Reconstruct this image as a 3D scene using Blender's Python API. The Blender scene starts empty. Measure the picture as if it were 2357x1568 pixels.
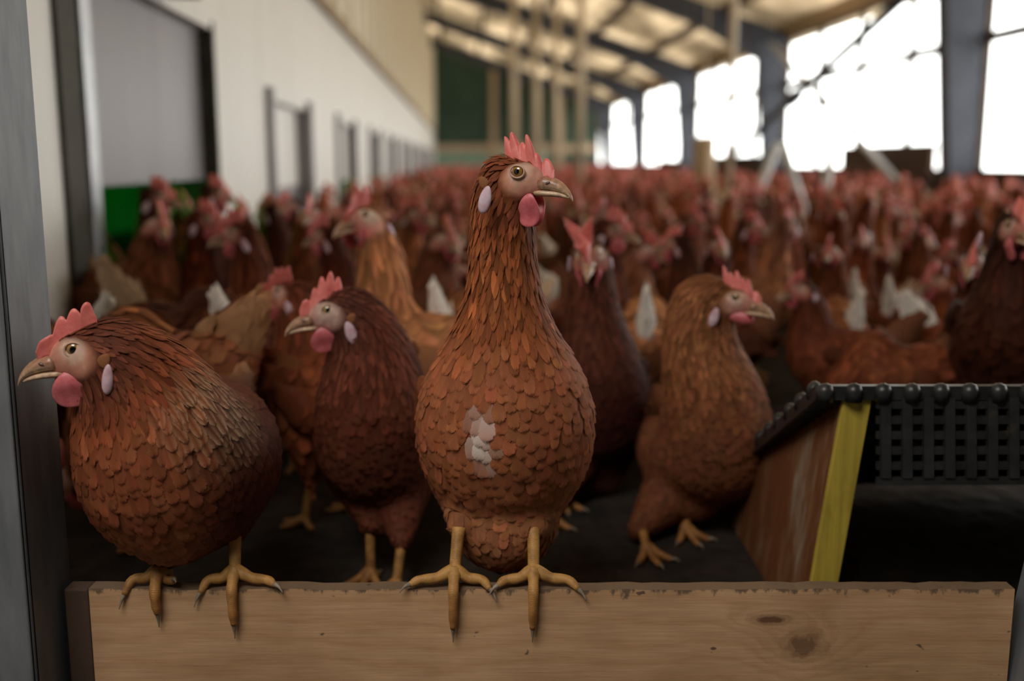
import bpy, math, random
import numpy as np
from mathutils import Vector, Matrix

SC = bpy.context.scene
COL = SC.collection
R = math.radians
# ------------------------------------------------------------------ camera, world, light, exposure
F_PX = 2400.0
PITCH = math.atan(414.0 / F_PX)
CAM_Z = 0.43
FLOOR = -0.13
BOARD_Y0, BOARD_Y1 = 1.005, 1.030
cam_data = bpy.data.cameras.new('camera')
cam = bpy.data.objects.new('camera', cam_data)
COL.objects.link(cam)
cam.location = (0, 0, CAM_Z)
cam.rotation_euler = (math.pi / 2 - PITCH, 0, 0)
cam_data.sensor_width = 36.0
cam_data.lens = 36.0 * F_PX / 2357.0
cam_data.clip_start = 0.05
cam_data.clip_end = 300
cam_data.dof.use_dof = True
cam_data.dof.focus_distance = 1.02
cam_data.dof.aperture_fstop = 2.5
SC.camera = cam

world = bpy.data.worlds.new('sky')
SC.world = world
world.use_nodes = True
wbg = world.node_tree.nodes['Background']
wbg.inputs['Color'].default_value = (1.0, 0.985, 0.965, 1)
wbg.inputs['Strength'].default_value = 6.6

SC.view_settings.view_transform = 'Standard'
SC.view_settings.look = 'None'
SC.view_settings.gamma = 1.0
SC.view_settings.use_curve_mapping = False
SC.view_settings.exposure = 0.0

BARN = math.atan(118.0 / F_PX)          # the barn's long axis against the view


def barn(u, v, z=0.0):
    c, s = math.cos(BARN), math.sin(BARN)
    return Vector((u * c - v * s, u * s + v * c, z))


def area_light(name, loc, target, sx, sy, power, color, portal=False):
    l = bpy.data.lights.new(name, 'AREA')
    l.shape = 'RECTANGLE'
    l.size, l.size_y = sx, sy
    l.energy = power
    l.color = color
    o = bpy.data.objects.new(name, l)
    COL.objects.link(o)
    o.location = loc
    o.rotation_euler = (Vector(target) - Vector(loc)).to_track_quat('-Z', 'Y').to_euler()
    if portal:
        l.cycles.is_portal = True
    return o


# added front fill, unseen, and the portal of the row of windows
area_light('front_fill', (-0.62, -0.20, 1.75), (-0.1, 1.05, 0.0), 1.1, 0.8, 29.0, (1.0, 0.95, 0.88))
pl = barn(4.86, 18.0, 1.3)
area_light('window_daylight', pl, pl + barn(-1, 0, 0), 40.0, 2.6, 1.0, (1, 1, 1), portal=True)


# ------------------------------------------------------------------ pixel -> point at a given distance
def at(px, py, Y):
    x = (px - 1178.5) / F_PX
    y = (784.0 - py) / F_PX
    c, s = math.cos(PITCH), math.sin(PITCH)
    d = Vector((x, c + y * s, -s + y * c))
    return Vector((0, 0, CAM_Z)) + d * (Y / d.y)


# ------------------------------------------------------------------ node helpers and materials
def new_mat(name):
    m = bpy.data.materials.new(name)
    m.use_nodes = True
    nt = m.node_tree
    return m, nt, nt.nodes['Principled BSDF']


def N(nt, kind, **kw):
    n = nt.nodes.new(kind)
    for k, v in kw.items():
        if k.startswith('i_'):
            n.inputs[k[2:].replace('_', ' ')].default_value = v
        else:
            setattr(n, k, v)
    return n


def ramp(nt, stops):
    r = nt.nodes.new('ShaderNodeValToRGB')
    e = r.color_ramp.elements
    while len(e) < len(stops):
        e.new(0.5)
    for el, (p, c) in zip(e, stops):
        el.position = p
        el.color = (*c, 1)
    return r


def noise(nt, vec, scale, detail=4, rough=0.55, dist=0.0):
    n = N(nt, 'ShaderNodeTexNoise')
    n.inputs['Scale'].default_value = scale
    n.inputs['Detail'].default_value = detail
    n.inputs['Roughness'].default_value = rough
    n.inputs['Distortion'].default_value = dist
    if vec is not None:
        nt.links.new(vec, n.inputs['Vector'])
    return n


def mapping(nt, vec, scale=(1, 1, 1), loc=(0, 0, 0)):
    m = N(nt, 'ShaderNodeMapping')
    m.inputs['Scale'].default_value = scale
    m.inputs['Location'].default_value = loc
    nt.links.new(vec, m.inputs['Vector'])
    return m.outputs['Vector']


def mixc(nt, a, b, fac, mode='MIX'):
    m = N(nt, 'ShaderNodeMix', data_type='RGBA', blend_type=mode)
    for s, v in ((0, fac), (6, a), (7, b)):
        if isinstance(v, (int, float)):
            m.inputs[s].default_value = v
        elif isinstance(v, tuple):
            m.inputs[s].default_value = (*v, 1)
        else:
            nt.links.new(v, m.inputs[s])
    return m.outputs[2]


def bump(nt, h, bsdf, strength=0.3, dist=0.002):
    b = N(nt, 'ShaderNodeBump')
    b.inputs['Strength'].default_value = strength
    b.inputs['Distance'].default_value = dist
    nt.links.new(h, b.inputs['Height'])
    nt.links.new(b.outputs['Normal'], bsdf.inputs['Normal'])


def surface_mat(name, c1, c2, scale=6, stretch=(1, 1, 1), rough=0.7, metal=0.0, bump_s=0.2, bump_d=0.002, detail=6, spec=0.3, dirt=None):
    m, nt, b = new_mat(name)
    tc = N(nt, 'ShaderNodeTexCoord')
    vec = mapping(nt, tc.outputs['Object'], stretch)
    n = noise(nt, vec, scale, detail)
    r = ramp(nt, [(0.3, c1), (0.7, c2)])
    nt.links.new(n.outputs['Fac'], r.inputs['Fac'])
    out = r.outputs['Color']
    if dirt:
        n2 = noise(nt, tc.outputs['Object'], dirt[1], 8, 0.65)
        r2 = ramp(nt, [(dirt[2], (0, 0, 0)), (dirt[2] + 0.12, (1, 1, 1))])
        nt.links.new(n2.outputs['Fac'], r2.inputs['Fac'])
        out = mixc(nt, out, dirt[0], r2.outputs['Color'])
    nt.links.new(out, b.inputs['Base Color'])
    b.inputs['Roughness'].default_value = rough
    b.inputs['Metallic'].default_value = metal
    b.inputs['Specular IOR Level'].default_value = spec
    if bump_s:
        bump(nt, n.outputs['Fac'], b, bump_s, bump_d)
    return m


def feather_material():
    m, nt, b = new_mat('feather')
    a = N(nt, 'ShaderNodeAttribute', attribute_name='Col')
    uv = N(nt, 'ShaderNodeAttribute', attribute_name='fuv')
    oi = N(nt, 'ShaderNodeObjectInfo')
    sep = N(nt, 'ShaderNodeSeparateXYZ')
    nt.links.new(uv.outputs['Vector'], sep.inputs[0])

    def op(kind, p, q=None):
        n = N(nt, 'ShaderNodeMath', operation=kind)
        for i, v in enumerate((p, q)):
            if isinstance(v, (int, float)): n.inputs[i].default_value = v
            elif v is not None: nt.links.new(v, n.inputs[i])
        return n.outputs[0]
    au = op('ABSOLUTE', sep.outputs['X'])
    # barbs leave the shaft slantwise; they part at the rim of the feather
    cmb = N(nt, 'ShaderNodeCombineXYZ')
    nt.links.new(op('MULTIPLY', sep.outputs['X'], .7), cmb.inputs[0])
    nt.links.new(op('MULTIPLY', op('SUBTRACT', sep.outputs['Y'], op('MULTIPLY', au, .34)), 62.0), cmb.inputs[1])
    nt.links.new(op('MULTIPLY', sep.outputs['Z'], 7.0), cmb.inputs[2])
    streak = noise(nt, cmb.outputs[0], 1.0, 2, 0.6)
    sr = ramp(nt, [(0.25, (0.80, 0.80, 0.80)), (0.75, (1.14, 1.14, 1.14))])
    rim = op('MAXIMUM', au, op('MULTIPLY', op('SUBTRACT', sep.outputs['Y'], .45), 1.82))
    rim = op('MULTIPLY', op('SUBTRACT', rim, .58), 1.60)
    keep = op('MAXIMUM', op('GREATER_THAN', op('MULTIPLY', op('SUBTRACT', streak.outputs['Fac'], .22), 1.75), rim), op('LESS_THAN', sep.outputs['Z'], 0.0))
    nt.links.new(keep, b.inputs['Alpha'])
    nt.links.new(streak.outputs['Fac'], sr.inputs['Fac'])
    c = mixc(nt, a.outputs['Color'], sr.outputs['Color'], 1.0, 'MULTIPLY')
    tint = mixc(nt, c, oi.outputs['Color'], 1.0, 'MULTIPLY')
    c2 = mixc(nt, a.outputs['Color'], tint, a.outputs['Alpha'])
    nt.links.new(c2, b.inputs['Base Color'])
    b.inputs['Roughness'].default_value = 0.62
    b.inputs['Specular IOR Level'].default_value = 0.09
    bump(nt, streak.outputs['Fac'], b, 0.22, 0.0008)
    return m


def flesh_material(name, c1, c2, rough=0.45, sss=0.25, scale=90, bump_s=0.25):
    m, nt, b = new_mat(name)
    tc = N(nt, 'ShaderNodeTexCoord')
    n = noise(nt, tc.outputs['Object'], scale, 5, 0.6)
    n2 = noise(nt, tc.outputs['Object'], scale * 9, 2, 0.5)
    r = ramp(nt, [(0.3, c1), (0.7, c2)])
    nt.links.new(n.outputs['Fac'], r.inputs['Fac'])
    nt.links.new(r.outputs['Color'], b.inputs['Base Color'])
    b.inputs['Roughness'].default_value = rough
    b.inputs['Subsurface Weight'].default_value = sss
    b.inputs['Subsurface Radius'].default_value = (0.006, 0.002, 0.0015)
    b.inputs['Subsurface Scale'].default_value = 1.0
    bump(nt, n2.outputs['Fac'], b, bump_s, 0.0008)
    return m


def attr_material(name, rough, spec=0.5, coat=0.0, bump_scale=None, bump_d=0.0006, sss=0.0):
    m, nt, b = new_mat(name)
    a = N(nt, 'ShaderNodeAttribute', attribute_name='Col')
    c = a.outputs['Color']
    if bump_scale:
        tc = N(nt, 'ShaderNodeTexCoord')
        n = noise(nt, mapping(nt, tc.outputs['Object'], (1, 1, 1.0)), bump_scale, 4)
        r = ramp(nt, [(0.3, (0.6, 0.6, 0.6)), (0.7, (1.25, 1.25, 1.25))])
        nt.links.new(n.outputs['Fac'], r.inputs['Fac'])
        c = mixc(nt, c, r.outputs['Color'], 1.0, 'MULTIPLY')
        bump(nt, n.outputs['Fac'], b, 0.4, bump_d)
    nt.links.new(c, b.inputs['Base Color'])
    b.inputs['Roughness'].default_value = rough
    b.inputs['Specular IOR Level'].default_value = spec
    b.inputs['Coat Weight'].default_value = coat
    b.inputs['Coat Roughness'].default_value = 0.05
    return m


def leg_material():
    m, nt, b = new_mat('scaly leg')
    a = N(nt, 'ShaderNodeAttribute', attribute_name='Col')
    uv = N(nt, 'ShaderNodeAttribute', attribute_name='fuv')
    w = N(nt, 'ShaderNodeTexWave', wave_type='BANDS', bands_direction='Y', wave_profile='SIN')
    w.inputs['Scale'].default_value = 4.2
    w.inputs['Distortion'].default_value = 3.5
    w.inputs['Detail'].default_value = 2
    nt.links.new(uv.outputs['Vector'], w.inputs['Vector'])
    r = ramp(nt, [(0.0, (0.5, 0.42, 0.36)), (0.35, (1, 1, 1))])
    nt.links.new(w.outputs['Fac'], r.inputs['Fac'])
    tc = N(nt, 'ShaderNodeTexCoord')
    n = noise(nt, tc.outputs['Object'], 70, 5)
    r2 = ramp(nt, [(0.35, (0.35, 0.28, 0.24)), (0.6, (1.1, 1.1, 1.1))])
    nt.links.new(n.outputs['Fac'], r2.inputs['Fac'])
    c = mixc(nt, a.outputs['Color'], r.outputs['Color'], 0.35, 'MULTIPLY')
    c = mixc(nt, c, r2.outputs['Color'], 0.6, 'MULTIPLY')
    nt.links.new(c, b.inputs['Base Color'])
    b.inputs['Roughness'].default_value = 0.5
    bump(nt, w.outputs['Fac'], b, 0.3, 0.001)
    return m


M = {}
M['feather'] = feather_material()
M['comb'] = flesh_material('comb flesh', (0.58, 0.115, 0.10), (0.76, 0.22, 0.185))
M['wattle'] = flesh_material('wattle flesh', (0.48, 0.085, 0.10), (0.68, 0.19, 0.20), rough=0.4)
M['lobe'] = flesh_material('ear lobe flesh', (0.48, 0.24, 0.28), (0.68, 0.56, 0.62), rough=0.45, scale=60)
M['beak'] = attr_material('beak horn', 0.38, 0.5, 0.15, 220, 0.0004)
M['eye'] = attr_material('eye', 0.08, 0.6, 1.0)
M['leg'] = leg_material()
M['claw'] = surface_mat('claw horn', (0.16, 0.12, 0.09), (0.34, 0.27, 0.20), 120, rough=0.4, bump_s=0.1)


# ------------------------------------------------------------------ mesh helpers
def obj_from(name, V, faces, mat, parent=None, cols=None, fuv=None, smooth=True, mats=None, mat_idx=None):
    """V (n,3); faces: list of index tuples or an int array (m,4)."""
    me = bpy.data.meshes.new(name)
    V = np.asarray(V, dtype=np.float32)
    if isinstance(faces, np.ndarray):
        m, k = faces.shape
        me.vertices.add(len(V))
        me.vertices.foreach_set('co', V.ravel())
        me.loops.add(m * k)
        me.loops.foreach_set('vertex_index', faces.astype(np.int32).ravel())
        me.polygons.add(m)
        me.polygons.foreach_set('loop_start', np.arange(0, m * k, k, dtype=np.int32))
    else:
        me.from_pydata(V.tolist(), [], faces)
    for mm in (mats or [mat]):
        me.materials.append(mm)
    if mat_idx is not None:
        me.polygons.foreach_set('material_index', np.asarray(mat_idx, dtype=np.int32))
    if cols is not None:
        ca = me.attributes.new('Col', 'FLOAT_COLOR', 'POINT')
        c = np.ones((len(V), 4), dtype=np.float32)
        cols = np.asarray(cols, dtype=np.float32)
        c[:, :cols.shape[1]] = cols
        ca.data.foreach_set('color', c.ravel())
    if fuv is not None:
        fa = me.attributes.new('fuv', 'FLOAT_VECTOR', 'POINT')
        fa.data.foreach_set('vector', np.asarray(fuv, dtype=np.float32).ravel())
    me.update(calc_edges=True)
    me.validate()
    if smooth:
        me.polygons.foreach_set('use_smooth', np.ones(len(me.polygons), dtype=bool))
    o = bpy.data.objects.new(name, me)
    COL.objects.link(o)
    if parent is not None:
        o.parent = parent
    return o


class MB:
    """collects boxes, bars and tubes into one mesh"""
    def __init__(s):
        s.v, s.f = [], []

    def add(s, V, F):
        o = len(s.v)
        s.v += [tuple(p) for p in V]
        s.f += [tuple(i + o for i in f) for f in F]
        return s

    def hexa(s, P):
        return s.add(P, [(0, 3, 2, 1), (4, 5, 6, 7), (0, 1, 5, 4), (1, 2, 6, 5), (2, 3, 7, 6), (3, 0, 4, 7)])

    def box(s, x0, x1, y0, y1, z0, z1):
        return s.hexa([(x0, y0, z0), (x1, y0, z0), (x1, y1, z0), (x0, y1, z0), (x0, y0, z1), (x1, y0, z1), (x1, y1, z1), (x0, y1, z1)])

    def bar(s, a, b, w, h, up=(0, 0, 1)):
        a, b = Vector(a), Vector(b)
        d = (b - a).normalized()
        sd = d.cross(Vector(up))
        if sd.length < 1e-4:
            sd = d.cross(Vector((1, 0, 0)))
        sd.normalize()
        u = sd.cross(d)
        q = [sd * (-w / 2) + u * (-h / 2), sd * (w / 2) + u * (-h / 2), sd * (w / 2) + u * (h / 2), sd * (-w / 2) + u * (h / 2)]
        return s.hexa([a + k for k in q] + [b + k for k in q])

    def tube(s, pts, rad, n=10):
        V, F = tube_np(pts, rad, n)[:2]
        return s.add(V.tolist(), [tuple(f) for f in F])

    def build(s, name, mat, parent=None, smooth=False, bevel=0.0, rot=False):
        o = obj_from(name, s.v, s.f, mat, parent, smooth=smooth)
        if rot:
            o.rotation_euler = (0, 0, BARN)
        if bevel:
            b = o.modifiers.new('bevel', 'BEVEL')
            b.width = bevel
            b.segments = 2
            b.limit_method = 'ANGLE'
        return o


def tube_np(pts, rad, n=10):
    P = np.array([tuple(p) for p in pts], dtype=float)
    rad = np.asarray(rad, dtype=float) * np.ones(len(P))
    T = np.gradient(P, axis=0)
    T /= np.linalg.norm(T, axis=1)[:, None] + 1e-12
    ref = np.array([0.31, 0.95, 0.05])
    V, UV = [], []
    prev = None
    L = np.r_[0, np.cumsum(np.linalg.norm(np.diff(P, axis=0), axis=1))]
    for i in range(len(P)):
        a = (ref if prev is None else prev)
        a = a - T[i] * (a @ T[i])
        a /= np.linalg.norm(a) + 1e-12
        prev = a
        b = np.cross(T[i], a)
        for k in range(n):
            th = 2 * math.pi * k / n
            V.append(P[i] + rad[i] * (a * math.cos(th) + b * math.sin(th)))
            UV.append((math.cos(th) * 0.3, L[i] * 60, 0))
    F = []
    for i in range(len(P) - 1):
        for k in range(n):
            k2 = (k + 1) % n
            F.append((i * n + k, i * n + k2, (i + 1) * n + k2, (i + 1) * n + k))
    V.append(P[0]); UV.append((0, 0, 0))
    V.append(P[-1]); UV.append((0, L[-1] * 60, 0))
    c0, c1 = len(V) - 2, len(V) - 1
    m = len(P) - 1
    for k in range(n):
        k2 = (k + 1) % n
        F.append((c0, k2, k, k))
        F.append((c1, m * n + k, m * n + k2, m * n + k2))
    F = [f if f[2] != f[3] else f[:3] for f in F]
    return np.array(V), F, np.array(UV)


def smooth_path(pts, k=4):
    """Catmull-Rom through the points"""
    P = [np.array(tuple(p), dtype=float) for p in pts]
    Q = [2 * P[0] - P[1]] + P + [2 * P[-1] - P[-2]]
    out = []
    for i in range(1, len(Q) - 2):
        for j in range(k):
            t = j / k
            out.append(0.5 * (2 * Q[i] + (Q[i + 1] - Q[i - 1]) * t + (2 * Q[i - 1] - 5 * Q[i] + 4 * Q[i + 1] - Q[i + 2]) * t * t + (3 * Q[i] - Q[i - 1] - 3 * Q[i + 1] + Q[i + 2]) * t ** 3))
    out.append(P[-1])
    return np.array(out)


def tag(o, label=None, cat=None, group=None, kind=None):
    if label: o['label'] = label
    if cat: o['category'] = cat
    if group: o['group'] = group
    if kind: o['kind'] = kind
    return o


def empty(name, loc, rz=0.0):
    o = bpy.data.objects.new(name, None)
    COL.objects.link(o)
    o.empty_display_size = 0.05
    o.location = loc
    o.rotation_euler = (0, 0, rz)
    return o


def structure(o):
    o['kind'] = 'structure'
    return o


# ------------------------------------------------------------------ the body of a hen: a smooth union of tapered limbs, skinned by surface nets
# plumage per region: feather length, half width, spacing, hackle shape (0..1)
REG = {'torso': (.027, .0088, .0098, 0.0), 'breast': (.025, .0080, .0090, 0.0), 'lower_neck': (.030, .0046, .0064, .75), 'neck': (.027, .0030, .0046, 1.0),
       'head': (.0085, .0017, .0031, .6), 'thigh': (.020, .0060, .0078, .1), 'wing': (.034, .0115, .0125, 0.0), 'wingtip': (.052, .0105, .0115, .3),
       'tail': (.034, .0090, .0100, .1)}


class Field:
    def __init__(s, k=0.0045):
        s.k = k
        s.c = k * 1.1
        s.A, s.B, s.ra, s.rb, s.w, s.lat, s.flow, s.reg = [], [], [], [], [], [], [], []

    def seg(s, a, b, ra, rb, w=1.0, lat=(0, 1, 0), reg='torso', flow=None, reg2=None):
        a, b = np.array(a, float), np.array(b, float)
        s.A.append(a); s.B.append(b); s.ra.append(ra); s.rb.append(rb); s.w.append(w)
        s.lat.append(np.array(lat, float) / np.linalg.norm(lat))
        d = (a - b) if flow is None else np.array(flow, float)
        s.flow.append(d / (np.linalg.norm(d) + 1e-9))
        s.reg.append(REG[reg])

    def chain(s, st, lat=(0, 1, 0)):
        """stations (x, y, z, r, w, region) from tail to head, smoothed along the way"""
        P = smooth_path([q[:3] for q in st], 2)
        r = np.interp(np.linspace(0, len(st) - 1, len(P)), range(len(st)), [q[3] for q in st])
        w = np.interp(np.linspace(0, len(st) - 1, len(P)), range(len(st)), [q[4] for q in st])
        for i in range(len(P) - 1):
            s.seg(P[i], P[i + 1], r[i], r[i + 1], (w[i] + w[i + 1]) / 2, lat, st[min(len(st) - 1, int(i / 2 + .5))][5])

    def done(s):
        f = lambda q: np.asarray(q, dtype=np.float32)
        s.A, s.B, s.ra, s.rb, s.w, s.lat, s.flow, s.reg = map(f, (s.A, s.B, s.ra, s.rb, s.w, s.lat, s.flow, s.reg))
        return s

    def _ev(s, P, full):
        P = np.asarray(P, dtype=np.float32)
        ab = s.B - s.A
        L2 = (ab * ab).sum(1) + 1e-12
        ap = P[:, None, :] - s.A[None]
        t = np.clip((ap * ab[None]).sum(2) / L2, 0, 1)
        v = ap - t[..., None] * ab[None]
        l = (v * s.lat[None]).sum(2)
        kx = (1 / s.w - 1)[None]
        v = v + (l * kx)[..., None] * s.lat[None]
        n = np.sqrt((v * v).sum(2)) + 1e-9
        sc = np.minimum(1, s.w)[None]
        d = (n - (s.ra + (s.rb - s.ra) * t)) * sc
        m = d.min(1)
        e = np.exp(-(d - m[:, None]) / s.k)
        S = e.sum(1)
        f = m - s.k * np.log(S) + s.c
        if not full:
            return f
        wgt = e / S[:, None]
        g = v / n[..., None]
        g = g + ((g * s.lat[None]).sum(2) * kx)[..., None] * s.lat[None]
        g = (g * (wgt * sc)[..., None]).sum(1)
        g /= np.linalg.norm(g, axis=1)[:, None] + 1e-9
        return f, g, wgt

    def f(s, P):
        return np.concatenate([s._ev(P[i:i + 30000], False) for i in range(0, len(P), 30000)])

    def fg(s, P):
        rs = [s._ev(P[i:i + 20000], True) for i in range(0, len(P), 20000)]
        return [np.concatenate([r[j] for r in rs]) for j in range(3)]

    def project(s, P, n=2, cap=.012):
        P = np.array(P, dtype=np.float32)
        for _ in range(n):
            f, g, _w = s.fg(P)
            P -= np.clip(f, -cap, cap)[:, None] * g
        return P, g

    def mesh(s, vox):
        R_ = np.maximum(s.ra, s.rb) * np.maximum(1, s.w) + 0.012
        lo = np.minimum(s.A - R_[:, None], s.B - R_[:, None]).min(0)
        hi = np.maximum(s.A + R_[:, None], s.B + R_[:, None]).max(0)
        nx, ny, nz = [int(q) + 2 for q in (hi - lo) / vox]
        gx, gy, gz = [lo[i] + vox * np.arange(n) for i, n in enumerate((nx, ny, nz))]
        G = np.stack(np.meshgrid(gx, gy, gz, indexing='ij'), -1)
        val = s.f(G.reshape(-1, 3)).reshape(nx, ny, nz)
        ins = val < 0
        cnt = np.zeros((nx - 1, ny - 1, nz - 1), dtype=np.float32)
        acc = np.zeros((nx - 1, ny - 1, nz - 1, 3), dtype=np.float32)
        cs = [(0, 0, 0), (1, 0, 0), (0, 1, 0), (1, 1, 0), (0, 0, 1), (1, 0, 1), (0, 1, 1), (1, 1, 1)]
        sl = lambda c: (slice(c[0], nx - 1 + c[0]), slice(c[1], ny - 1 + c[1]), slice(c[2], nz - 1 + c[2]))
        for a in range(8):
            for b in range(a + 1, 8):
                if sum(abs(p - q) for p, q in zip(cs[a], cs[b])) != 1:
                    continue
                va, vb = val[sl(cs[a])], val[sl(cs[b])]
                x = (va < 0) != (vb < 0)
                t = np.where(x, va / np.where(x, va - vb, 1), 0)
                ca, cb = np.array(cs[a], np.float32), np.array(cs[b], np.float32)
                acc += np.where(x[..., None], ca + t[..., None] * (cb - ca), 0)
                cnt += x
        cell = cnt > 0
        idx = -np.ones(cell.shape, dtype=np.int64)
        idx[cell] = np.arange(cell.sum())
        ijk = np.argwhere(cell)
        V = lo + vox * (ijk + acc[cell] / cnt[cell][:, None])
        V, _ = s.project(V, 2)
        Q = []
        for ax in range(3):
            sh = [nx, ny, nz]
            a = [slice(0, None)] * 3
            b = [slice(0, None)] * 3
            a[ax] = slice(0, sh[ax] - 1)
            b[ax] = slice(1, sh[ax])
            i0, i1 = ins[tuple(a)], ins[tuple(b)]
            E = np.argwhere(i0 != i1)
            o1, o2 = [(1, 2), (2, 0), (0, 1)][ax]
            E = E[(E[:, o1] > 0) & (E[:, o2] > 0)]
            fl = i0[tuple(E.T)]
            d1 = np.zeros(3, int); d1[o1] = 1
            d2 = np.zeros(3, int); d2[o2] = 1
            q = [idx[tuple((E - d1 - d2).T)], idx[tuple((E - d2).T)], idx[tuple(E.T)], idx[tuple((E - d1).T)]]
            q = np.stack(q, 1)
            q = np.where(fl[:, None], q, q[:, ::-1])
            Q.append(q)
        Q = np.concatenate(Q)
        return V, Q[(Q >= 0).all(1)]


def scatter(V, Q, rng, radius_fn, dens):
    """points on the skin, no two nearer than the local spacing"""
    a, b, c, d = (V[Q[:, i]] for i in range(4))
    area = .5 * np.linalg.norm(np.cross(b - a, c - a), axis=1) + .5 * np.linalg.norm(np.cross(c - a, d - a), axis=1)
    n = int(area.sum() * dens)
    pick = rng.choice(len(Q), n, p=area / area.sum())
    u, w = rng.random((n, 1)), rng.random((n, 1))
    P = (a[pick] * (1 - u) + b[pick] * u) * (1 - w) + (d[pick] * (1 - u) + c[pick] * u) * w
    r = radius_fn(P)
    cs = .014
    grid, keep = {}, []
    Pl, rl = P.tolist(), r.tolist()
    for i in range(n):
        ri = rl[i]
        if ri <= 0:
            continue
        x, y, z = Pl[i]
        cx, cy, cz = int(x // cs), int(y // cs), int(z // cs)
        m = 1
        ok = True
        for ax in range(cx - m, cx + m + 1):
            for ay in range(cy - m, cy + m + 1):
                for az in range(cz - m, cz + m + 1):
                    for (px, py, pz, pr) in grid.get((ax, ay, az), ()):
                        rr = min(ri, pr)
                        if (px - x) ** 2 + (py - y) ** 2 + (pz - z) ** 2 < rr * rr:
                            ok = False
                            break
                    if not ok: break
                if not ok: break
            if not ok: break
        if ok:
            grid.setdefault((cx, cy, cz), []).append((x, y, z, ri))
            keep.append(i)
    return P[keep]


def plumage(fld, V, Q, rng, color, skip=None, size=1.0, hi=True, sag=0.25):
    """overlapping feathers that follow the skin from head to tail; returns verts, quads, colours, feather coordinates"""
    def rad(P):
        _f, _g, w = fld.fg(P)
        r = w @ fld.reg[:, 2] * size
        if skip is not None:
            r = np.where(skip(P), -1, r)
        return r
    P = scatter(V, Q, rng, rad, 9e4 / size ** 2 if hi else 4.5e4 / size ** 2)
    n = len(P)
    P, g = fld.project(P, 1)
    _f, _g, w = fld.fg(P)
    reg = w @ fld.reg
    flow = w @ fld.flow
    flow[:, 2] -= sag * (1 - reg[:, 3])
    flow += rng.normal(0, .10, flow.shape)
    flow -= (flow * g).sum(1)[:, None] * g
    flow /= np.linalg.norm(flow, axis=1)[:, None] + 1e-9
    side = np.cross(g, flow)
    jit = rng.normal(1, .14, n).clip(.7, 1.4)
    L, W, H = reg[:, 0] * jit * size, reg[:, 1] * rng.normal(1, .1, n).clip(.75, 1.3) * size, reg[:, 3].clip(0, 1)
    if hi:
        ts = np.array([0, .25, .5, .74, .91, 1.0]); us = np.array([-1., 0, 1.])
        wr = np.array([.45, .85, 1, .93, .62, .16]); wh = np.array([.6, .95, 1, .72, .34, .03])
    else:
        ts = np.array([0, .5, .88, 1.0]); us = np.array([-1., 1.])
        wr = np.array([.5, 1, .72, .2]); wh = np.array([.7, 1, .5, .05])
    nt_, nu = len(ts), len(us)
    prof = wr[None] * (1 - H[:, None]) + wh[None] * H[:, None]
    X = P[:, None, None] + (L[:, None] * ts[None])[:, :, None, None] * flow[:, None, None] \
        + ((W[:, None] * prof)[:, :, None] * us[None, None])[..., None] * side[:, None, None]
    flat, gn = fld.project(X.reshape(-1, 3), 2, cap=.010)
    lift = (rng.random(n) ** 4) * .0022 * size
    h = (-.0012 + (.0023 * size * (W / .0085).clip(.85, 1.3))[:, None, None] * ts[None, :, None] ** 1.3 + lift[:, None, None] * ts[None, :, None] ** 2
         - (.0016 * size * (W / .0085).clip(.2, 1.2))[:, None, None] * (us[None, None] ** 2) * (0.3 + ts[None, :, None]) * .8)
    flat = flat + gn * h.reshape(-1, 1)
    i0 = (np.arange(n) * nt_ * nu)[:, None, None]
    a, b = np.meshgrid(np.arange(nt_ - 1), np.arange(nu - 1), indexing='ij')
    q = np.stack([a * nu + b, a * nu + b + 1, (a + 1) * nu + b + 1, (a + 1) * nu + b], -1)
    F = (i0[..., None] + q[None]).reshape(-1, 4)
    cols = color(P, reg, rng, ts, us).reshape(-1, 4)
    uv = np.zeros((n, nt_, nu, 3))
    uv[..., 0] = us[None, None]
    uv[..., 1] = ts[None, :, None]
    uv[..., 2] = (.5 + rng.random(n) * 50)[:, None, None]
    return flat, F, cols, uv.reshape(-1, 3)


def frame(fwd, roll=0.0):
    f = Vector(fwd).normalized()
    l = Vector((0, 0, 1)).cross(f).normalized()
    u = f.cross(l)
    if roll:
        m = Matrix.Rotation(roll, 3, f)
        l, u = m @ l, m @ u
    return np.array([f, l, u])        # rows: forward, left, up


# ------------------------------------------------------------------ parts of the head, in the head's own axes (x forward, y left, z up)
def ellip(cx, cz, rx, rz, ry, y0, n=14, m=9, taper=0.0, tilt=0.0):
    V, F = [], []
    for i in range(m + 1):
        ph = math.pi * i / m
        for j in range(n):
            th = 2 * math.pi * j / n
            zz = math.cos(ph)
            k = 1 - taper * zz
            x, z = rx * k * math.sin(ph) * math.cos(th), rz * zz
            y = ry * (1 - .25 * zz) * math.sin(ph) * math.sin(th)
            V.append((cx + x * math.cos(tilt) + z * math.sin(tilt), y0 + y, cz - x * math.sin(tilt) + z * math.cos(tilt)))
    for i in range(m):
        for j in range(n):
            j2 = (j + 1) % n
            F.append((i * n + j, (i + 1) * n + j, (i + 1) * n + j2, i * n + j2))
    return np.array(V), F


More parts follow.
